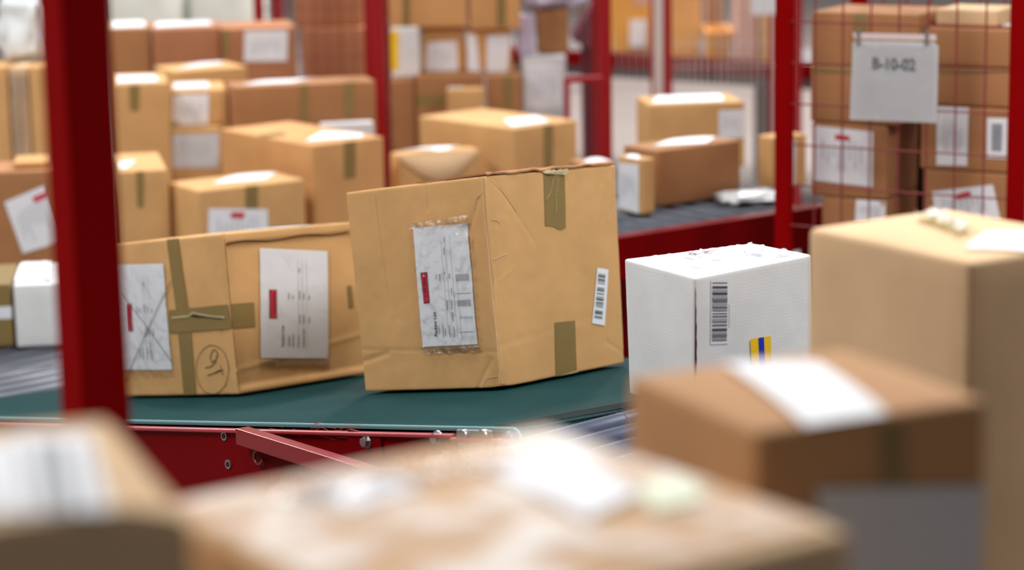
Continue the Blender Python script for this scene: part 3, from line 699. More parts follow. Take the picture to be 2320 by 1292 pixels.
# small angled rollers box under belt's low end: the dark bed at the far left
LZ = (bmx @ Vector((0, Y1 + .05, 0))).z - .012
o0 = bmx @ Vector((X0, Y1 + .10, 0)); fy = Vector((BY.x, BY.y, 0)).normalized(); fx = Vector((fy.y, -fy.x, 0))
lm = frame_mtx(Vector((o0.x, o0.y, 0)), fx, fy, Vector((0, 0, 1)))
lb = empty('roller_conveyor', (0, 0, 0), 'dark grey roller bed at the far left behind the low end of the green belt', 'conveyor', mtx=lm)
for k in range(9):
    y = .03 + k * .062; bm = bmesh.new(); tube_bm(bm, [(-.25, y, LZ - .026), (1.1, y, LZ - .026)], .0255, 20); obj('roller', bm, M['roller_dark'], lb, smooth=True)
for xx in (-.29, 1.11):
    bm = bmesh.new(); box_bm(bm, (xx, 0, LZ - .13), (xx + .03, .57, LZ - .015), .003); obj('side_rail', bm, M['deck'], lb)
for xx in (-.275, 1.125):
    for yy in (.06, .5):
        bm = bmesh.new(); box_bm(bm, (xx - .02, yy - .02, .0), (xx + .02, yy + .02, LZ - .13), .003); obj('leg', bm, M['deck'], lb)

# ================================================================ FOREGROUND
# near red post
pt = at_d(185, 300, 2.45); pbm = at_d(213, 900, 2.45)
c0 = Vector(((pt.x + pbm.x) / 2, (pt.y + pbm.y) / 2, 0))
bm = bmesh.new(); box_bm(bm, (-.0265, -.0265, .012), (.0265, .0265, 2.5), .003)
post = empty('steel_post', c0, 'thick dark red steel post standing close to the camera at the left', 'post'); post.rotation_euler = (0, 0, math.radians(37))
obj('shaft', bm, M['red_paint'], post)
bm = bmesh.new(); box_bm(bm, (-.06, -.06, 0.0005), (.06, .06, .012), .002); obj('foot_plate', bm, M['red_paint'], post)
TBZ = .70
FG = 'blurred cartons at the front'
F1 = carton('widest blurred carton at the bottom centre with tangled clear tape on its top', (945, 1453), 1.33, 35, 325, 1934, TBZ, 'kraft_light', key='F1', r=.006, n=24, bulge=.008)
F1.quad('shipping_label', 'T', [(1110, 1080), (1290, 1020), (1450, 1130), (1330, 1190)], M['paper'], off=.004, n=10)
F1.quad('shipping_label', 'T', [(700, 1120), (860, 1080), (960, 1110), (790, 1165)], M['paper'], off=.003, n=10)
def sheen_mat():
    """layers of milky, wrinkled clear tape: pale patches with painted-in sheen, amber adhesive over the board"""
    m, nt, b = newmat('clear_tape_painted_sheen'); N = nt.nodes; L = nt.links
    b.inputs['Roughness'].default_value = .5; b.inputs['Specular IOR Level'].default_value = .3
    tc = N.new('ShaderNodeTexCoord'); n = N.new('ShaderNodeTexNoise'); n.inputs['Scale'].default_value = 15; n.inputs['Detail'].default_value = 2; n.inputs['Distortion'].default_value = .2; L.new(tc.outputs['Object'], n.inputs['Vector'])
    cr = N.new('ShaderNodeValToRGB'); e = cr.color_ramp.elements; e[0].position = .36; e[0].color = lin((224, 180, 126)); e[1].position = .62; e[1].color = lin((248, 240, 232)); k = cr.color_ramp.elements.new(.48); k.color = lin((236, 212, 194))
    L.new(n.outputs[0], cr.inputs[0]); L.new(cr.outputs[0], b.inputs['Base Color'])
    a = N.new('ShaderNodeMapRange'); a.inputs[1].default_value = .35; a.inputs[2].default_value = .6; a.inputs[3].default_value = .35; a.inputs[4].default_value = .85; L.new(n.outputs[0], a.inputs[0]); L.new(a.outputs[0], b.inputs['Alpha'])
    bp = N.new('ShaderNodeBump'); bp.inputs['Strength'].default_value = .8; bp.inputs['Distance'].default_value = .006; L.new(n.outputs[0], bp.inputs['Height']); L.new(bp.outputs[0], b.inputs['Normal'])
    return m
M['sheen'] = sheen_mat()  # pale colour also stands in for light glancing off the tape
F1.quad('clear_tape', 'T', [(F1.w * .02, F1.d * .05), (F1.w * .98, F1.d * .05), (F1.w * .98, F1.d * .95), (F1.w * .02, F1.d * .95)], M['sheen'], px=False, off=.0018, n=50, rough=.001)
F1.quad('tape_strip', 'T', [(600, 1125), (1160, 1030), (1230, 1055), (670, 1165)], M['pouch'], off=.004, n=50, rough=.001)
F1.quad('green_sticker', 'T', [(1440, 1110), (1560, 1095), (1600, 1140), (1480, 1170)], mat('pale_green_label', (222, 232, 200), .5), off=.004, n=6)
F2m = None
# left foreground carton with a sloping top flap
def hip_carton():
    D = 1.34
    FR = at_d(437, 1176, D); zt = FR.z; a = math.radians(13)
    e2 = Vector((math.cos(a), math.sin(a), 0)); e1 = Vector((-math.sin(a), math.cos(a), 0))
    BR = at_z(248, 948, zt + .004)
    w_ = .27; d_ = (BR - FR).dot(e1); sk = (BR - FR).dot(e2)
    base = Vector((FR.x, FR.y, TBZ)); h = zt - TBZ
    root = empty('cardboard_box', (0, 0, 0), 'blurred carton at the bottom left corner with a striped white label on its sloping top', 'box', mtx=frame_mtx(base, e2, e1, Vector((0, 0, 1))))
    bm = bmesh.new()
    lo = [(-w_, -.03, 0), (0, -.03, 0), (sk * .3, d_, 0), (-w_, d_, 0)]
    up = [(-w_, 0, h - .004), (0, 0, h), (sk, d_, h + .004), (-w_ + sk * .3, d_, h)]
    vb = [bm.verts.new(p) for p in lo]; vt = [bm.verts.new(p) for p in up]
    rf = bm.verts.new((-.037, 0.0, h + .009))
    bm.faces.new(vb); bm.faces.new((vb[0], vb[1], vt[1], rf, vt[0])); bm.faces.new((vb[1], vb[2], vt[2], vt[1])); bm.faces.new((vb[2], vb[3], vt[3], vt[2])); bm.faces.new((vb[3], vb[0], vt[0], vt[3]))
    bm.faces.new((vt[0], rf, vt[2], vt[3])); bm.faces.new((rf, vt[1], vt[2]))
    bmesh.ops.bevel(bm, geom=list(bm.edges), offset=.004, segments=3, affect='EDGES')
    obj('body', bm, M['kraft_light'], root)
    inv = root.matrix_world.inverted()
    # label on the main facet
    p0 = Vector(up[0]); pn = (Vector((-.037, 0, h + .009)) - p0).cross(Vector(up[2]) - p0).normalized()
    if pn.z < 0: pn = -pn
    W3 = frame_mtx(base, e2, e1, Vector((0, 0, 1)))
    wp = W3 @ (p0 + pn * .0015); wn = W3.to_3x3() @ pn
    def on(u, v, o=0): return inv_(at_plane(u, v, wp + wn * o, wn))
    inv_ = lambda q: W3.inverted() @ q
    bm = bmesh.new(); bm.faces.new([bm.verts.new(on(u, v)) for u, v in ((-90, 990), (205, 980), (252, 1155), (-90, 1165))]); lab = obj('shipping_label', bm, M['paper'], root)
    bm = bmesh.new()
    for (a0, a1) in ((-60, -30), (28, 50), (80, 150), (180, 198)):
        bm.faces.new([bm.verts.new(on(u, v, .001)) for u, v in ((a0, 1000), (a1 - 6, 1000), (a1 + 18, 1148), (a0 + 18, 1148))])
    obj('printed_stripe', bm, M['ink_soft'], lab)
hip_carton()
F3 = carton('blurred carton at the lower right with white sheets on its top and front', (1716, 982), 1.75, 25, 1422, 2240, TBZ, 'kraft_tan', key='F3', r=.006, n=24, bulge=.004)
F3.quad('shipping_label', 'T', [(1640, 830), (1850, 826), (2010, 938), (1832, 968)], M['paper'], off=.0025, n=8)
F3.quad('document_pouch', 'F', [(1845, 1105), (2228, 1100), (2210, 1400), (1860, 1400)], M['paper_grey'], off=.0025, n=8)
F3.quad('tape_strip', 'F', [(1990, 958), (2045, 950), (2050, 1110), (1995, 1112)], M['tape'], off=.0015, n=6)
F4 = carton('tall pale carton at the right edge, crumpled tape on its top', (2197, 595), 2.75, 33, 1830, 2520, TBZ, 'kraft_light', key='F4', r=.008, n=24, bulge=.005)
F4.quad('shipping_label', 'T', [(2185, 566), (2235, 528), (2420, 528), (2420, 590)], M['paper'], off=.0025, n=8)
F4.quad('crumpled_tape', 'T', [(2070, 500), (2120, 494), (2205, 528), (2180, 540)], M['wrap'], off=.004, n=24, rough=.008)
F4.quad('tape_strip', 'T', [(2075, 502), (2110, 497), (2200, 528), (2175, 535)], mat('gold_tape', (190, 170, 110), .3), off=.002, n=6)
# packing table carrying the front cartons (below the frame)
def table(x0, y0, x1, y1, label):
    tb = empty('packing_table', ((x0 + x1) / 2, (y0 + y1) / 2, 0), label, 'table'); hx, hy = (x1 - x0) / 2, (y1 - y0) / 2
    bm = bmesh.new(); box_bm(bm, (-hx, -hy, TBZ - .035), (hx, hy, TBZ), .004); obj('table_top', bm, M['deck'], tb)
    for a in (-1, 1):
        for b in (-1, 1):
            bm = bmesh.new(); box_bm(bm, (a * (hx - .06) - .025, b * (hy - .06) - .025, 0), (a * (hx - .06) + .025, b * (hy - .06) + .025, TBZ - .034), .003); obj('leg', bm, M['red_frame'], tb)
table(-.75, 1.02, .95, 2.20, 'grey packing table under the three front cartons')
table(.28, 2.30, 1.15, 3.34, 'grey packing table under the tall carton at the right edge')

# ================================================================ BACKGROUND
PZ = .45
def platform(name, label, x0, y0, x1, y1, z):
    r = empty(name, ((x0 + x1) / 2, (y0 + y1) / 2, 0), label, 'platform'); hx, hy = (x1 - x0) / 2, (y1 - y0) / 2
    bm = bmesh.new(); box_bm(bm, (-hx, -hy, z - .05), (hx, hy, z), .006); obj('deck', bm, M['deck'], r)
    for a in (-1, 1):
        for b in (-1, 1):
            bm = bmesh.new(); box_bm(bm, (a * (hx - .06) - .03, b * (hy - .06) - .03, 0), (a * (hx - .06) + .03, b * (hy - .06) + .03, z - .05), .004); obj('leg', bm, M['red_far'], r)
platform('loading_platform', 'low grey platform under the cartons right behind the green belt', -2.7, 7.0, -.34, 8.36, PZ)
platform('loading_platform', 'low grey platform under the cartons behind the largest brown carton', -.33, 7.52, .36, 8.17, PZ)
platform('loading_platform', 'low grey platform at the back left under the upper row', -2.7, 8.37, -.56, 9.42, PZ)
def lab(b, face, q, m='paper', doc=True, red=None, name='shipping_label'):
    o = b.quad(name, face, q, M[m], off=.002, n=3)
    if doc:
        rnd = random.Random(len(LAST) + q[0][0]); sg = []
        for k in range(8):
            u = .16 + k * .09; sg.append((u, u + .022, .15 + rnd.random() * .25, .5 + rnd.random() * .35))
        b.bars('printed_text', face, q, sg, M['ink_faint'], .003, o)
    if red: b.quad('red_stamp', face, red, M['red_label'], off=.0035, n=2, parent=o)
    return o
def tp(b, face, q): return b.quad('tape_strip', face, q, M['tape'], off=.0015, n=4)
SG = None
# --- front row on the platform
B1 = carton('pale topped carton behind the left leaning carton, red stamped label half hidden by it', (449, 433), 7.06, 32, 380, 690, PZ, 'kraft', key='B1')
lab(B1, 'F', [(472, 472), (606, 474), (606, 560), (470, 560)], red=[(522, 481), (553, 481), (553, 494), (522, 494)])
tp(B1, 'F', [(556, 422), (584, 419), (584, 472), (556, 472)]); lab(B1, 'T', [(480, 418), (600, 408), (655, 388), (520, 392)], doc=False)
B2 = carton('wide carton with one tape strip behind the pale topped carton, touching its right', (707, 330), 7.31, 38, 499, 869, PZ, 'kraft_gold', key='B2')
tp(B2, 'F', [(779, 322), (806, 318), (805, 403), (780, 406)]); lab(B2, 'T', [(690, 322), (820, 312), (850, 300), (730, 298)], doc=False); tp(B2, 'T', [(540, 312), (640, 300), (650, 306), (555, 318)])
B3 = carton('small carton with a crumpled sagging front and bright label on top, between two bigger cartons', (900, 352), 7.6, 20, 884, 1086, PZ, 'kraft', key='B3', bulge=.012)
lab(B3, 'T', [(900, 345), (1010, 343), (1050, 318), (930, 318)], doc=False)
tp(B3, 'F', [(985, 352), (1012, 350), (1010, 395), (988, 392)])
def sag_flap(b):
    bm = bmesh.new(); rows = []
    for i in range(13):
        t = i / 12; a = b.w * (.02 + .96 * t); dep = .075 * math.sin(math.pi * t) + .008; row = []
        for j in range(5):
            s_ = j / 4; row.append(bm.verts.new(b.P('F', a, b.h - dep * s_ - .003, .004 + .022 * math.sin(math.pi * min(1, s_ * .8)) * math.sin(math.pi * t))))
        rows.append(row)
    for i in range(12):
        for j in range(4): bm.faces.new((rows[i][j], rows[i + 1][j], rows[i + 1][j + 1], rows[i][j + 1]))
    o = obj('sagging_flap', bm, M['kraft_light'], b.root, smooth=True); b.fix(o, 'F')
sag_flap(B3)
B4 = carton('square topped carton with olive tape down its right face, directly behind the large brown carton', (1165, 292), 7.68, 42, 949, 1308, PZ, 'kraft', key='B4')
tp(B4, 'F', [(1231, 284), (1254, 281), (1252, 400), (1232, 400)]); lab(B4, 'T', [(1160, 288), (1245, 277), (1215, 263), (1140, 272)], doc=False)
# --- left edge pile
U11 = carton('tall carton just right of the near red post, one thin tape strip down its front', (262, 390), 7.15, 12, None, 382, PZ, 'kraft', key='U11', dl=.38)
tp(U11, 'F', [(308, 386), (326, 384), (325, 470), (312, 470)]); lab(U11, 'T', [(262, 382), (285, 384), (310, 364), (262, 368)], doc=False)
U12 = carton('carton at the left edge with a tilted white document and red stamp on its front', (-60, 392), 7.15, 6, None, 215, PZ, 'kraft_dark', key='U12', dl=.22)
lab(U12, 'F', [(10, 458), (100, 420), (150, 545), (52, 574)], red=[(73, 447), (106, 434), (110, 446), (78, 459)])
UF = carton('flat brown packet lying on the left edge carton', (30, 368), 7.2, 8, None, 120, 'U12', 'kraft_gold', key='UF', dl=.14)
UW = carton('white carton with olive tape bands on the roller bed at the far left', (30, 646), None, 7, None, 190, LZ + .001, 'white_board', key='UW', dl=.30, vb=795)
UX = UW
UW.quad('shipping_label', 'T', [(30, 640), (118, 638), (125, 585), (20, 585)], M['paper'], off=.003, n=10, rough=.004)
UV = carton('brown taped end carton at the far left beside the white carton', (-70, 646), None, 7, None, 27, LZ + .001, 'tape', key='UV', dl=.28, vb=797)
UV.quad('white_label_gap', 'F', [(-60, 697), (27, 694), (27, 722), (-60, 725)], M['paper'], off=.002, n=2)
# --- middle pile
U1 = carton('tall carton right of the near red post, short tape strip under its white top label', (255, 192), 7.9, 10, None, 384, PZ, 'kraft', key='U1', dl=.30)
tp(U1, 'F', [(292, 192), (316, 191), (314, 250), (295, 251)]); lab(U1, 'T', [(262, 189), (360, 186), (350, 170), (262, 172)], doc=False)
U3 = carton('carton with a big white sheet on its front, bottom of the narrow stack', (386, 292), 8.0, 8, None, 503, PZ, 'kraft', key='U3', dl=.28)
lab(U3, 'F', [(390, 304), (497, 302), (495, 380), (390, 380)], 'paper_grey')
U2 = carton('small labelled carton on top of the narrow stack, white strip along its top', (387, 206), 8.03, 8, None, 512, 'U3', 'kraft', key='U2', dl=.24)
lab(U2, 'F', [(392, 214), (473, 212), (472, 284), (391, 286)]); lab(U2, 'T', [(392, 203), (475, 200), (470, 184), (395, 186)], doc=False)
U8 = carton('wide brown carton with two tape bands and a white label along its top', (527, 198), 7.98, 14, 512, 850, PZ, 'kraft_dark', key='U8')
tp(U8, 'F', [(680, 190), (697, 189), (697, 272), (680, 273)]); tp(U8, 'F', [(780, 184), (802, 183), (802, 262), (780, 264)]); lab(U8, 'T', [(545, 194), (665, 188), (690, 158), (570, 160)], doc=False)
UA = carton('small grey wrapped parcel standing in front of the wide two band carton', (728, 282), 7.87, 12, None, 850, PZ, 'paper_grey', key='UA', dl=.05, cat='parcel', name='wrapped_parcel')
U4 = carton('flat carton with a pinkish white label covering its top, under the upper row', (395, 162), 8.42, 28, 348, 560, PZ, 'kraft', key='U4')
lab(U4, 'T', [(400, 158), (500, 146), (535, 126), (430, 138)], doc=False)
U5 = carton('leftmost carton of the upper row, beside the near red post', (235, 66), 8.97, 10, None, 341, PZ, 'kraft_dark', key='U5', dl=.3)
lab(U5, 'T', [(245, 64), (330, 61), (325, 46), (245, 48)], doc=False)
U6 = carton('middle carton of the upper row, long white label on its top', (344, 66), 8.97, 10, None, 501, PZ, 'kraft_red', key='U6', dl=.28)
lab(U6, 'T', [(350, 63), (480, 57), (472, 44), (355, 48)], doc=False)
U7 = carton('upper row carton with a square white label on its front and one tape band', (503, 66), 8.97, 10, None, 672, PZ, 'kraft_red', key='U7', dl=.28)
lab(U7, 'F', [(554, 70), (652, 68), (650, 138), (553, 139)]); tp(U7, 'F', [(505, 66), (520, 65), (520, 130), (505, 131)])
U9 = carton('reddish brown carton behind red wire, lower of two', (684, 66), 9.98, 3, None, 830, .40, 'kraft_red', key='U9', dl=.36)
U9b = carton('reddish brown carton behind red wire, upper of two', (665, -60), 9.99, 3, None, 822, 'U9', 'kraft_red', key='U9b', dl=.3)
# pale sacks stacked at the back left
def sack(label, u0, v0, u1, v1, D):
    p0 = at_d(u0, v1, D); p1 = at_d(u1, v0, D); w_ = (p1.x - p0.x); h = p1.z - .0
    bm = bmesh.new(); box_bm(bm, (-w_ / 2, -.25, 0), (w_ / 2, .25, h), .04); bmesh.ops.subdivide_edges(bm, edges=list(bm.edges), cuts=2, use_grid_fill=True)
    for v in bm.verts: v.co += Vector((noise.noise(v.co * 6) * .02, noise.noise(v.co * 6 + Vector((3, 0, 0))) * .03, 0))
    for v in bm.verts: v.co.z = max(0.001, v.co.z)
    r = empty('bulk_bag', ((p0.x + p1.x) / 2, p0.y + .3, 0), label, 'bag'); obj('body', bm, M['cream'], r, smooth=True)
sack('pale cream bulk bag at the back left, above the upper row cartons', 235, -60, 412, 70, 11.4)
sack('pale cream bulk bag at the back left, right of the other bag', 424, -60, 580, 70, 11.4)
# left edge: tall boards and clear film behind mesh
for k, (u0, u1, mm, nm) in enumerate([(-40, 18, 'kraft', 'leftmost of'), (20, 62, 'kraft_light', 'middle of'), (64, 118, 'kraft', 'rightmost of')]):
    b = carton('%s three narrow upright cartons at the left edge above the tilted document' % nm, (u0, 152), 8.1, 1, None, u1, PZ, mm, key='ub%d' % k, dl=.2, cat='box')
    if k == 1: b.quad('film_wrap', 'F', [(22, 160), (60, 160), (60, 350), (22, 350)], M['wrap'], off=.004, n=12, rough=.004)
def crumple(name, label, cat, c, sx, sy, sz, m, seed, rot=0, n=4):
    bm = bmesh.new(); bmesh.ops.create_icosphere(bm, subdivisions=n, radius=1)
    for v in bm.verts:
        p = v.co.copy(); k = 1 + noise.noise(p * 2 + Vector((seed, 0, 0))) * .35 + noise.noise(p * 5 + Vector((0, seed, 0))) * .15
        q = Vector((math.copysign(abs(p.x) ** .6, p.x), math.copysign(abs(p.y) ** .6, p.y), math.copysign(abs(p.z) ** .6, p.z)))
        v.co = Vector((q.x * sx * k, q.y * sy * k, max(-sz * .98, q.z * sz * k) + sz))
    o = obj(name, bm, m, None, smooth=True); o.location = c; o.rotation_euler = (0, 0, rot); return tag(o, label, cat)
zt = LAST['ub0'].z1
P_ = at_d(52, 100, 8.30); crumple('plastic_sack', 'shiny clear white plastic sack on the upright cartons at the top left', 'bag', (P_.x, P_.y, zt + .002), .085, .08, .11, M['film'], 3)
# --- roll cages
def wires(bm, w_, z0, z1, sp, hs, r=.0022, y=0.0):
    n = max(1, round(w_ / sp))
    for i in range(n + 1): tube_bm(bm, [(-w_ / 2 + w_ * i / n, y, z0), (-w_ / 2 + w_ * i / n, y, z1)], r, 5)
    for z in hs: tube_bm(bm, [(-w_ / 2, y - r * 2, z), (w_ / 2, y - r * 2, z)], r, 5)
def cage(label, uA, uB, D, dep, H, front=False, back=True, az=0, sp=.065, pw=.036, wm='red_wire', pm='red_far', deck=.2, sides=True, hsp=.11, wr=.0022, vref=250, D2=None):
    a = at_d(uA, vref, D); b = at_d(uB, vref, D2 or D); w_ = (Vector((b.x, b.y)) - Vector((a.x, a.y))).length
    ang = math.atan2(b.y - a.y, b.x - a.x)
    r = empty('roll_cage', ((a.x + b.x) / 2, (a.y + b.y) / 2, 0), label, 'roll cage'); r.rotation_euler = (0, 0, ang)
    for sx in (-1, 1):
        for y in (0, dep):
            bm = bmesh.new(); box_bm(bm, (sx * w_ / 2 - pw / 2, y - pw / 2, .13), (sx * w_ / 2 + pw / 2, y + pw / 2, H), .006); obj('post', bm, M[pm], r)
            bm = bmesh.new(); tube_bm(bm, [(sx * w_ / 2 - .012, y, .052), (sx * w_ / 2 + .012, y, .052)], .05, 20); box_bm(bm, (sx * w_ / 2 - .02, y - .02, .05), (sx * w_ / 2 + .02, y + .02, .14), .003); obj('caster', bm, M['rubber'], r)
    bm = bmesh.new(); box_bm(bm, (-w_ / 2 + pw / 2 + .001, .03, deck - .04), (w_ / 2 - pw / 2 - .001, dep - .03, deck - .002), .004); obj('base', bm, M['deck'], r)
    for y in (0, dep):
        bm = bmesh.new(); box_bm(bm, (-w_ / 2, y - .014, H - .03), (w_ / 2, y + .014, H), .004); box_bm(bm, (-w_ / 2, y - .014, deck - .05), (w_ / 2, y + .014, deck - .02), .004)
        obj('rail', bm, M[pm], r)
    hs = [deck + .02 + hsp * i for i in range(int((H - deck - .05) / hsp) + 1)]
    if back:
        bm = bmesh.new(); wires(bm, w_, deck - .02, H - .02, sp, hs, wr, dep); obj('wire_panel', bm, M[wm], r)
    if front:
        bm = bmesh.new(); wires(bm, w_ * .97, deck - .02, H - .02, sp, hs, wr, -.0); obj('wire_panel', bm, M[wm], r)
    if sides:
        for sx in (-1, 1):
            bm = bmesh.new(); n = round(dep / sp)
            for i in range(n + 1): tube_bm(bm, [(sx * w_ / 2, dep * i / n, deck), (sx * w_ / 2, dep * i / n, H - .02)], wr, 5)
            for z in hs: tube_bm(bm, [(sx * w_ / 2, 0, z), (sx * w_ / 2, dep, z)], wr, 5)
            obj('wire_panel', bm, M[wm], r)
    return r, w_, ang
# right cage, mesh in front, holding the sign
cage('red mesh roll cage at the right holding stacked cartons and the white sign', 1777, 2306, 6.22, .52, 1.62, front=True, sp=.071, hsp=.105, wr=.0024, sides=False, pm='red_paint', pw=.040, deck=.30, D2=5.92)
RZ = .30
RA_ = at_d(1777, 250, 6.22); RB_ = at_d(2306, 250, 5.92); RD_ = Vector((RB_.x - RA_.x, RB_.y - RA_.y, 0)).normalized(); RN_ = Vector((RD_.y, -RD_.x, 0))   # front line of the cage, outward normal
RAZ = math.degrees(math.atan2(RD_.y, RD_.x))
def rc(label, near, D, uR, zb, m='kraft_dark', dl=.24, key=None, **kw): return carton(label, near, -(at_plane(near[0], near[1], RA_ - RN_ * (D - 6.14), RN_) - CAMP).dot(BK), RAZ, None, uR, zb, m, key=key, dl=dl, **kw)
RCg = 'inside the right roll cage'
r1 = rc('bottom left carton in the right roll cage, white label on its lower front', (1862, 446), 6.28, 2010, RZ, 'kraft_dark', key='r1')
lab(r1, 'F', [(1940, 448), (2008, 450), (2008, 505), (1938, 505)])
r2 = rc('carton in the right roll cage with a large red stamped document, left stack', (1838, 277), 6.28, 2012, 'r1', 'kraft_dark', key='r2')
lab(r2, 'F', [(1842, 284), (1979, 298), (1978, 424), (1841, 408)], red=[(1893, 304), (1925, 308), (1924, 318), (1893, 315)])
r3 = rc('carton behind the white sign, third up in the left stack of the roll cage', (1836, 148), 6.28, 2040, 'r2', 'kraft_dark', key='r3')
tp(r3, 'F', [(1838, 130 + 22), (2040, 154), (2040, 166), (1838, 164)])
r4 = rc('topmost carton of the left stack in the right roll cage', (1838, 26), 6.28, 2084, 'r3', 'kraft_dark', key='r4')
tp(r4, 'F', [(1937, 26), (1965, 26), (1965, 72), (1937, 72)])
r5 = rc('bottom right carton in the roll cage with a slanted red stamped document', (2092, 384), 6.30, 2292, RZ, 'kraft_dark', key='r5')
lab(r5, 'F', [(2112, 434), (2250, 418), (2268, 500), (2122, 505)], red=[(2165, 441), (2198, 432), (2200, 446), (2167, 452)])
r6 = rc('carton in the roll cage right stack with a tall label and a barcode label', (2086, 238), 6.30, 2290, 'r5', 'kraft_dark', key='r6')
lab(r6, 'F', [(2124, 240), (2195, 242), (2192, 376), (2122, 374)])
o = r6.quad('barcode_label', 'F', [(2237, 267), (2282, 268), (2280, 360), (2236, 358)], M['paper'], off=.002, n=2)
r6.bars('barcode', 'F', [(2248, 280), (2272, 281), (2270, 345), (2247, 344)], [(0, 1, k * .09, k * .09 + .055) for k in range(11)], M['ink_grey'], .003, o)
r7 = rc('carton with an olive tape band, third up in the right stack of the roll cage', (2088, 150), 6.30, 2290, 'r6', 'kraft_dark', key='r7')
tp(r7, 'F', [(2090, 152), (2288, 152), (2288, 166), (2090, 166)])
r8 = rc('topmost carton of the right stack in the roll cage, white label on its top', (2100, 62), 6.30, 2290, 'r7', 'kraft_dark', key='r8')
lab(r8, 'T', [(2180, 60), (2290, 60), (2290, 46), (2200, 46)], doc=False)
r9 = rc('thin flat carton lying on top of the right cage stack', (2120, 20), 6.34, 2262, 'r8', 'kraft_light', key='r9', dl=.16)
rg = rc('added dark board standing in for the shade between the two stacks in the cage', (2034, 120), 6.54, 2096, RZ, 'gap_shade', key='rg', dl=.03, name='gap_shade_board', cat='board')  # added board, its dark colour stands in for shade in the gap
# sign in a clear pocket
def onsign(u, v, o=0): return at_plane(u, v, RA_ + RN_ * (.008 + o), RN_)
sg = empty('hanging_sign', onsign(2026, 278), 'white sheet in a clear pocket reading B-10-02, hung on the right roll cage', 'sign')
iv = Matrix.Translation(-sg.location)
def plate_on(name, c4, m, th, o, parent, nn=1):
    bm = bmesh.new(); f = [bm.verts.new(iv @ onsign(u, v, o + th)) for u, v in c4]; g = [bm.verts.new(iv @ onsign(u, v, o)) for u, v in c4]
    bm.faces.new(f); bm.faces.new(g)
    for i in range(len(c4)): j = (i + 1) % len(c4); bm.faces.new((f[i], f[j], g[j], g[i]))
    return obj(name, bm, m, parent)
sheet = plate_on('sheet', [(1932, 98), (1942, 92), (2116, 96), (2126, 104), (2122, 279), (1925, 271)], M['paper_grey'], .003, 0, sg)
plate_on('clip_strip', [(1932, 74), (2120, 78), (2122, 92), (1936, 88)], mat('pale_pink_strip', (214, 196, 196), .4), .005, 0, sg)
for u in (1945, 2100):
    plate_on('hanger', [(u - 4, 66), (u + 4, 66), (u + 4, 102), (u - 4, 102)], M['steel'], .003, .004, sg)
bm = bmesh.new(); cs = [(1924, 88), (2130, 92), (2128, 284), (1920, 276)]
g = [[None] * 13 for _ in range(13)]
for i in range(13):
    for j in range(13):
        u, v = i / 12, j / 12
        pu = (cs[0][0] * (1 - u) + cs[1][0] * u) * (1 - v) + (cs[3][0] * (1 - u) + cs[2][0] * u) * v; pv = (cs[0][1] * (1 - u) + cs[1][1] * u) * (1 - v) + (cs[3][1] * (1 - u) + cs[2][1] * u) * v
        g[i][j] = bm.verts.new(iv @ onsign(pu, pv, .012 + noise.noise(Vector((i * .4, j * .4, 0))) * .004))
for i in range(12):
    for j in range(12): bm.faces.new((g[i][j], g[i + 1][j], g[i + 1][j + 1], g[i][j + 1]))
obj('clear_pocket', bm, M['pouch'], sg, smooth=True)
cu = bpy.data.curves.new('txt', 'FONT'); cu.body = 'B-10-02'; cu.size = 1; cu.offset = .03
to = bpy.data.objects.new('txt', cu); COL.objects.link(to); dg = bpy.context.evaluated_depsgraph_get(); me = bpy.data.meshes.new_from_object(to.evaluated_get(dg)); bpy.data.objects.remove(to)
wd = max(v.co.x for v in me.vertices); A_ = onsign(1975, 156, .004); B_ = onsign(2074, 160, .004); kx = (B_ - A_).length / wd
for v in me.vertices: v.co = iv @ (A_ + (B_ - A_).normalized() * v.co.x * kx + Vector((0, 0, 1)) * v.co.y * kx * 1.15)
link('sign_text', me, sheet, M['ink_grey'])
# --- centre cage with a pile
cage('red roll cage behind the piled cartons, its bright left post rising in the middle', 861, 1372, 8.52, .80, 1.75, sp=.06, wm='red_wire', pm='red_far', pw=.045, deck=.40, hsp=.3)
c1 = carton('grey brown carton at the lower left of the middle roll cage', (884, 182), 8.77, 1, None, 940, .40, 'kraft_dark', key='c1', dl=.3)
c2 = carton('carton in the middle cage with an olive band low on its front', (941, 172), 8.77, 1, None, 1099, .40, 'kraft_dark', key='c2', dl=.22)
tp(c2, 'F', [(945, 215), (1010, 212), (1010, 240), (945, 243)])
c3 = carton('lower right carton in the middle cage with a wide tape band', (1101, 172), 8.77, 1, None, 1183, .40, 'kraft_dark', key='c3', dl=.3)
tp(c3, 'F', [(1140, 172), (1160, 172), (1160, 245), (1140, 245)])
cs1 = carton('small carton with a white label on top in front of the banded carton', (1012, 204), 8.62, 1, None, 1098, .40, 'kraft', key='cs1', dl=.08); lab(cs1, 'T', [(1014, 202), (1050, 200), (1050, 194), (1016, 195)], doc=False)
c4 = carton('white parcel with a yellow stripe standing in the middle cage', (884, 62), 8.79, 1, None, 951, 'c1', 'white_board', key='c4', dl=.15, cat='parcel', name='parcel')
c4.quad('yellow_stripe', 'F', [(877, 72), (903, 68), (903, 158), (877, 160)], M['yellow'], off=.003, n=2)
c5 = carton('carton with a white address sheet on the lower half of its front, middle cage', (953, 62), 8.85, 1, None, 1052, 'c2', 'kraft', key='c5', dl=.2)
lab(c5, 'F', [(968, 96), (1034, 92), (1038, 162), (966, 166)])
c6 = carton('carton with two tall white papers in the middle cage, right of the address sheet', (1054, 68), 8.83, 1, None, 1160, 'c3', 'kraft_gold', key='c6', dl=.25)
c6.quad('paper_sheet', 'F', [(1058, 76), (1078, 78), (1088, 162), (1060, 160)], M['paper'], off=.003, n=2); c6.quad('paper_sheet', 'F', [(1104, 80), (1156, 78), (1150, 168), (1102, 168)], M['paper'], off=.003, n=2)
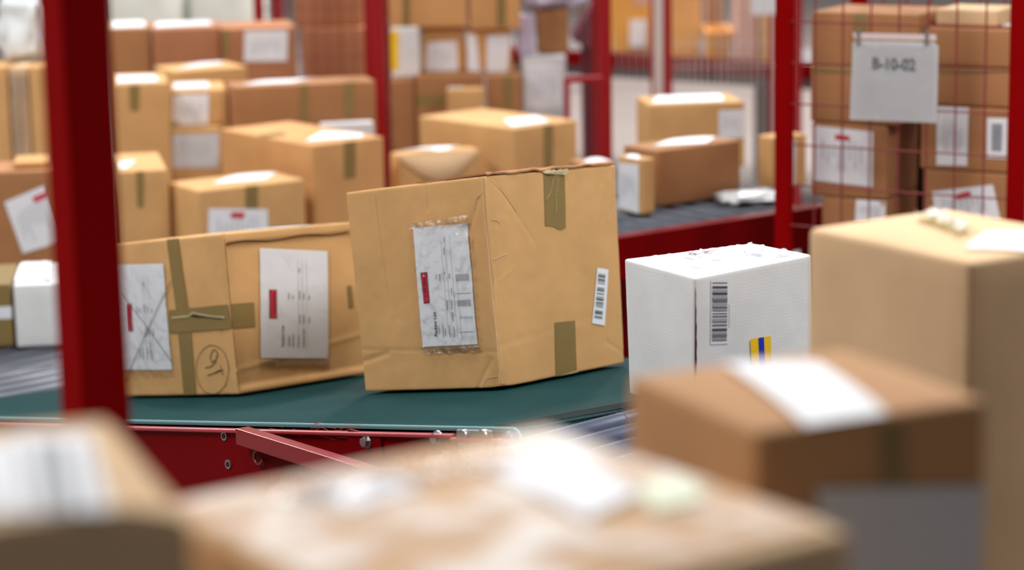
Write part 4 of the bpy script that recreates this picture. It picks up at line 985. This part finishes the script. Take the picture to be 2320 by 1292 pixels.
c7 = carton('upper left carton of the middle cage above the yellow striped parcel', (880, -30), 8.77, 1, None, 1060, 'c5', 'kraft_gold', key='c7', dl=.28); tp(c7, 'F', [(912, -20), (928, -20), (928, 62), (912, 62)])
c8 = carton('upper right carton of the middle cage with a tape strip', (1064, -30), 8.77, 1, None, 1180, 'c6', 'kraft_gold', key='c8', dl=.28); tp(c8, 'F', [(1125, -20), (1146, -20), (1146, 60), (1125, 60)])
c9 = carton('white document carton at the right of the middle cage', (1182, 130), 8.87, 1, None, 1284, .40, 'paper_grey', key='c9', dl=.25)
lab(c9, 'F', [(1192, 140), (1276, 140), (1274, 246), (1190, 246)], 'paper')
c10 = carton('small brown carton on top of the white document carton', (1218, 24), 8.92, 1, None, 1290, 'c9', 'kraft_dark', key='c10', dl=.2)
c11 = carton('narrow violet white packet beside the small brown carton', (1172, 34), 8.89, 1, None, 1212, 'c9', 'violet_film', key='c11', dl=.12, cat='packet', name='wrapped_packet')
P_ = at_d(1255, 10, 9.0); crumple('plastic_bag', 'violet white plastic bag lying above the small brown carton at the top', 'bag', (P_.x, P_.y, LAST['c10'].z1 + .002), .11, .09, .05, M['violet_film'], 8)
bm = bmesh.new(); p0 = at_d(1284, 181, 8.36); p1 = at_d(1365, 179, 8.36)
sqtube(bm, (p0.x, p0.y, p0.z), (p1.x, p1.y, p0.z), .022, hgt=.022); p2 = Vector((p0.x, p0.y, 0)); sqtube(bm, (p0.x, p0.y, .01), (p0.x, p0.y, p0.z + .01), .02)
tag(obj('cage_gate_bar', bm, M['red_far']), 'short red bar beside the right post of the middle roll cage', 'bar')
# maroon chute panel
bm = bmesh.new(); pts = [at_d(u, v, 9.7) for u, v in ((1296, 92), (1340, 18), (1352, 18), (1340, 112))]
f = [bm.verts.new(p) for p in pts]; g = [bm.verts.new(p + Vector((0, .3, 0))) for p in pts]; bm.faces.new(f); bm.faces.new(g)
for i in range(4): bm.faces.new((f[i], f[(i + 1) % 4], g[(i + 1) % 4], g[i]))
pm_ = at_d(1330, 100, 9.85); box_bm(bm, (pm_.x - .02, pm_.y - .02, 0.001), (pm_.x + .02, pm_.y + .02, pm_.z + .02))
tag(obj('chute', bm, M['maroon']), 'small slanted maroon chute on a leg behind the middle roll cage', 'chute')
# --- left cage behind the reddish cartons
cage('red roll cage at the back left around the reddish cartons', 595, 842, 9.75, .75, 1.75, sp=.05, wm='red_wire', pm='red_far', pw=.04, deck=.40, hsp=.2, front=True, sides=False)

# --- back conveyor
CZ = .70
qa = at_z(1405, 530, CZ); qb = at_z(1850, 462, CZ); dx = (qb - qa).normalized(); dx.z = 0; dy = Vector((-dx.y, dx.x, 0)); LC = (qb - qa).length + .04
cm = frame_mtx(Vector((qa.x, qa.y, 0)), dx, dy, Vector((0, 0, 1)))
bc = empty('roller_conveyor', (0, 0, 0), 'dark red roller conveyor in the background carrying a few small cartons', 'conveyor', mtx=cm)
WC = .85
bm = bmesh.new(); box_bm(bm, (-.02, -.02, CZ - .12), (LC, .02, CZ - .004), .004); obj('side_rail', bm, M['red_frame'], bc)
bm = bmesh.new(); box_bm(bm, (-.02, WC, CZ - .12), (LC, WC + .04, CZ - .004), .004); obj('side_rail', bm, M['red_frame'], bc)
nr = int(LC / .075)
for k in range(nr):
    x = .04 + k * .075; bm = bmesh.new(); tube_bm(bm, [(x, .021, CZ - .031), (x, WC - .001, CZ - .031)], .03, 16); obj('roller', bm, M['roller_dark'], bc, smooth=True)
for x in (.06, LC - .06):
    for y in (0, WC + .02):
        bm = bmesh.new(); box_bm(bm, (x - .025, y - .019, 0), (x + .025, y + .019, CZ - .12), .003); obj('leg', bm, M['red_frame'], bc)
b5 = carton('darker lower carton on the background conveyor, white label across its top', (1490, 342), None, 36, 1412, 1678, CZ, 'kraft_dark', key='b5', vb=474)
lab(b5, 'T', [(1480, 332), (1600, 326), (1650, 306), (1480, 308)], doc=False)
b6 = carton('small carton with a white sheet on its left side, by the large brown carton', (1455, 362), None, 40, 1400, 1484, CZ, 'kraft', key='b6', vb=492)
lab(b6, 'S', [(1402, 368), (1448, 372), (1448, 484), (1402, 470)]); lab(b6, 'T', [(1404, 358), (1440, 362), (1452, 352), (1420, 350)], doc=False)
b7 = carton('flat carton on the background conveyor behind the darker one, label on its right end', (1470, 238), 7.42, 7, None, 1690, CZ, 'kraft', key='b7', dl=.22)
lab(b7, 'F', [(1628, 250), (1686, 248), (1684, 312), (1628, 314)]); lab(b7, 'T', [(1478, 236), (1640, 230), (1630, 210), (1480, 212)], doc=False)
b8 = carton('small carton on the background conveyor behind the thin red post, label on its right side', (1752, 312), None, 33, 1716, 1828, CZ, 'kraft', key='b8', vb=432)
lab(b8, 'F', [(1776, 322), (1802, 318), (1800, 424), (1776, 430)])
b9 = carton('low dark brown carton with a white top strip, right of the square topped carton', (1318, 372), 6.98, 20, None, 1392, CZ, 'kraft_dark', key='b9', dl=.10)
lab(b9, 'T', [(1320, 370), (1390, 366), (1388, 350), (1322, 352)], doc=False)
P_ = at_z(1700, 455, CZ); crumple('plastic_wrap', 'thin crumpled white plastic film lying on the background conveyor', 'film', (P_.x, P_.y, CZ + .001), .10, .06, .012, M['film'], 5, .5)
# --- far right: wire fence, far conveyor with orange crates
a_, b_ = at_d(1513, 100, 10.2), at_d(1812, 100, 9.0)
cage('red framed cage with pale wire in the far centre right', 1513, 1806, 9.9, .9, 1.75, sp=.028, wm='wire_pale', pm='red_far', pw=.036, deck=.12, hsp=.6, front=True, wr=.0016)
fr_ = at_d(1385, 250, 9.6); fe_ = at_d(1500, 250, 9.6)
fn = empty('wire_fence', ((fr_.x + fe_.x) / 2, (fr_.y + fe_.y) / 2, 0), 'pale wire fence panel between the middle cage and the thin far post', 'fence')
wf = (fe_ - fr_).length; bm = bmesh.new(); wires(bm, wf, .06, 1.7, .028, [.1, .7, 1.3, 1.69], .0016); obj('wire_panel', bm, M['wire_pale'], fn)
for sx in (-1, 1):
    bm = bmesh.new(); box_bm(bm, (sx * wf / 2 - .012, -.12, 0), (sx * wf / 2 + .012, .12, .06), .004); obj('foot', bm, M['steel'], fn)
FZ = .62
qa = at_z(1000, 110, FZ); qb = at_z(2400, 190, FZ)
fc = empty('belt_conveyor', ((qa.x + qb.x) / 2, (qa.y + qb.y) / 2, 0), 'long dark grey conveyor far in the background, carrying orange bins', 'conveyor'); ang = math.atan2(qb.y - qa.y, qb.x - qa.x); fc.rotation_euler = (0, 0, ang)
hl = (qb - qa).length / 2
bm = bmesh.new(); box_bm(bm, (-hl, 0, FZ - .09), (hl, .8, FZ - .002), .004); obj('bed', bm, M['deck'], fc)
bm = bmesh.new(); box_bm(bm, (-hl, -.04, FZ - .04), (hl, -.002, FZ + .03), .004); obj('guard_rail', bm, M['red_frame'], fc)
for x in (-hl + .1, 0, hl - .1):
    bm = bmesh.new(); box_bm(bm, (x - .02, .3, 0), (x + .02, .5, FZ - .09), .003); obj('leg', bm, M['deck'], fc)
def crate(label, u0, u1, v0, v1, D, m):
    """tapering plastic bin with rim, open top"""
    p0 = at_d(u0, v1, D); p1 = at_d(u1, v1, D); w_ = p1.x - p0.x; h = at_d(u0, v0, D).z - FZ
    r = empty('plastic_bin', ((p0.x + p1.x) / 2, p0.y, FZ + .001), label, 'bin')
    bm = bmesh.new(); t = .008
    o1 = [(-w_ / 2 * .92, .02), (w_ / 2 * .92, .02), (w_ / 2 * .92, .30), (-w_ / 2 * .92, .30)]; o2 = [(-w_ / 2, 0), (w_ / 2, 0), (w_ / 2, .32), (-w_ / 2, .32)]; i2 = [(x * .95, .16 + (y - .16) * .93) for x, y in o2]; i1 = [(x * .95, .16 + (y - .16) * .93) for x, y in o1]
    R_ = [[bm.verts.new((x, y, z)) for x, y in pts] for pts, z in ((o1, 0), (o2, h), (i2, h), (i1, .01))]
    for a, b in zip(R_, R_[1:]):
        for i in range(4): bm.faces.new((a[i], a[(i + 1) % 4], b[(i + 1) % 4], b[i]))
    bm.faces.new(R_[0]); bm.faces.new(R_[3]); obj('body', bm, m, r)
    bm = bmesh.new()
    for (x0, y0, x1, y1) in ((-w_ / 2 - .01, -.01, w_ / 2 + .01, 0), (-w_ / 2 - .01, .32, w_ / 2 + .01, .33), (-w_ / 2 - .01, 0, -w_ / 2, .32), (w_ / 2, 0, w_ / 2 + .01, .32)): box_bm(bm, (x0, y0, h - .03), (x1, y1, h), .003)
    obj('rim', bm, m, r); return r, w_, h
r_, w1, h1 = crate('orange bin with a white label, left of the thin far post', 1388, 1492, -40, 122, 11.6, M['orange'])
bm = bmesh.new(); box_bm(bm, (-w1 * .12, .006, .02), (w1 * .25, .016, .15), .002); obj('label', bm, M['paper'], r_)
bm = bmesh.new(); box_bm(bm, (-w1 * .02, .002, .22), (w1 * .30, .012, .33), .002); obj('label', bm, M['pink_board'], r_)
r_, w1, h1 = crate('orange bin on the far conveyor, right of the thin far post', 1526, 1590, -40, 122, 11.3, M['orange'])
r_, w1, h1 = crate('low orange bin beside the tall pinkish boards on the far conveyor', 1606, 1658, 70, 130, 11.1, M['orange'])
bk = carton('brown carton standing behind the low orange bin', (1604, -40), 11.62, 1, None, 1640, FZ + .002, 'kraft_dark', key='bk', dl=.2)
for k, (u0, u1, m_, nm) in enumerate([(1672, 1718, 'pink_board', 'pinkish board carton on the far conveyor, left of a tan one'), (1720, 1752, 'kraft', 'tan carton on the far conveyor left of the thin red post')]):
    carton(nm, (u0, -40), 10.9 - k * .02, 1, None, u1, FZ + .002, m_, key='pb%d' % k, dl=.2)
# hanging paper at the top left of the thin red post
q0 = at_d(1702, 34, 9.84); q1 = at_d(1762, -60, 9.84); bm = bmesh.new(); box_bm(bm, (q0.x, q0.y, q0.z), (q1.x, q0.y + .004, q1.z), .001)
tg = obj('paper_tag', bm, M['paper']); tag(tg, 'white paper tag at the top beside the thin red post', 'paper')
bpy.context.view_layer.update()
# repeats of one kind share a group phrase
GR = {'cartons stacked in the right roll cage': ['r%d' % k for k in range(1, 10)],
      'cartons piled in the middle roll cage': ['c1', 'c2', 'c3', 'cs1', 'c5', 'c6', 'c7', 'c8', 'c10'],
      'cartons on the loading platforms': ['B1', 'B2', 'B3', 'B4', 'U11', 'U12', 'UF', 'U1', 'U2', 'U3', 'U4', 'U5', 'U6', 'U7', 'U8', 'ub0', 'ub1', 'ub2'],
      'reddish cartons in the back left cage': ['U9', 'U9b'],
      'cartons on the background roller conveyor': ['b5', 'b6', 'b7', 'b8', 'b9'],
      'cartons on the far conveyor': ['bk', 'pb0', 'pb1'],
      'blurred foreground cartons': ['F1', 'F3', 'F4'],
      'cartons at the far left roller bed': ['UW', 'UV']}
for g_, ks in GR.items():
    for k_ in ks: LAST[k_].root['group'] = g_
for c_ in (CB, LB, WW): c_.root['group'] = 'cartons on the near conveyor line'
for o_ in bpy.data.objects:
    if o_.parent is None and 'label' in o_ and 'group' not in o_:
        for st_, g_ in (('roll_cage', 'red roll cages'), ('loading_platform', 'low loading platforms'), ('packing_table', 'packing tables'), ('plastic_bin', 'orange bins on the far conveyor'), ('bulk_bag', 'pale bulk bags at the back left'), ('roller_conveyor', 'roller conveyors')):
            if o_.name.split('.')[0] == st_: o_['group'] = g_
        if o_.name.startswith('cardboard_box') and 'bottom left corner' in o_['label']: o_['group'] = 'blurred foreground cartons'
bpy.context.view_layer.update()
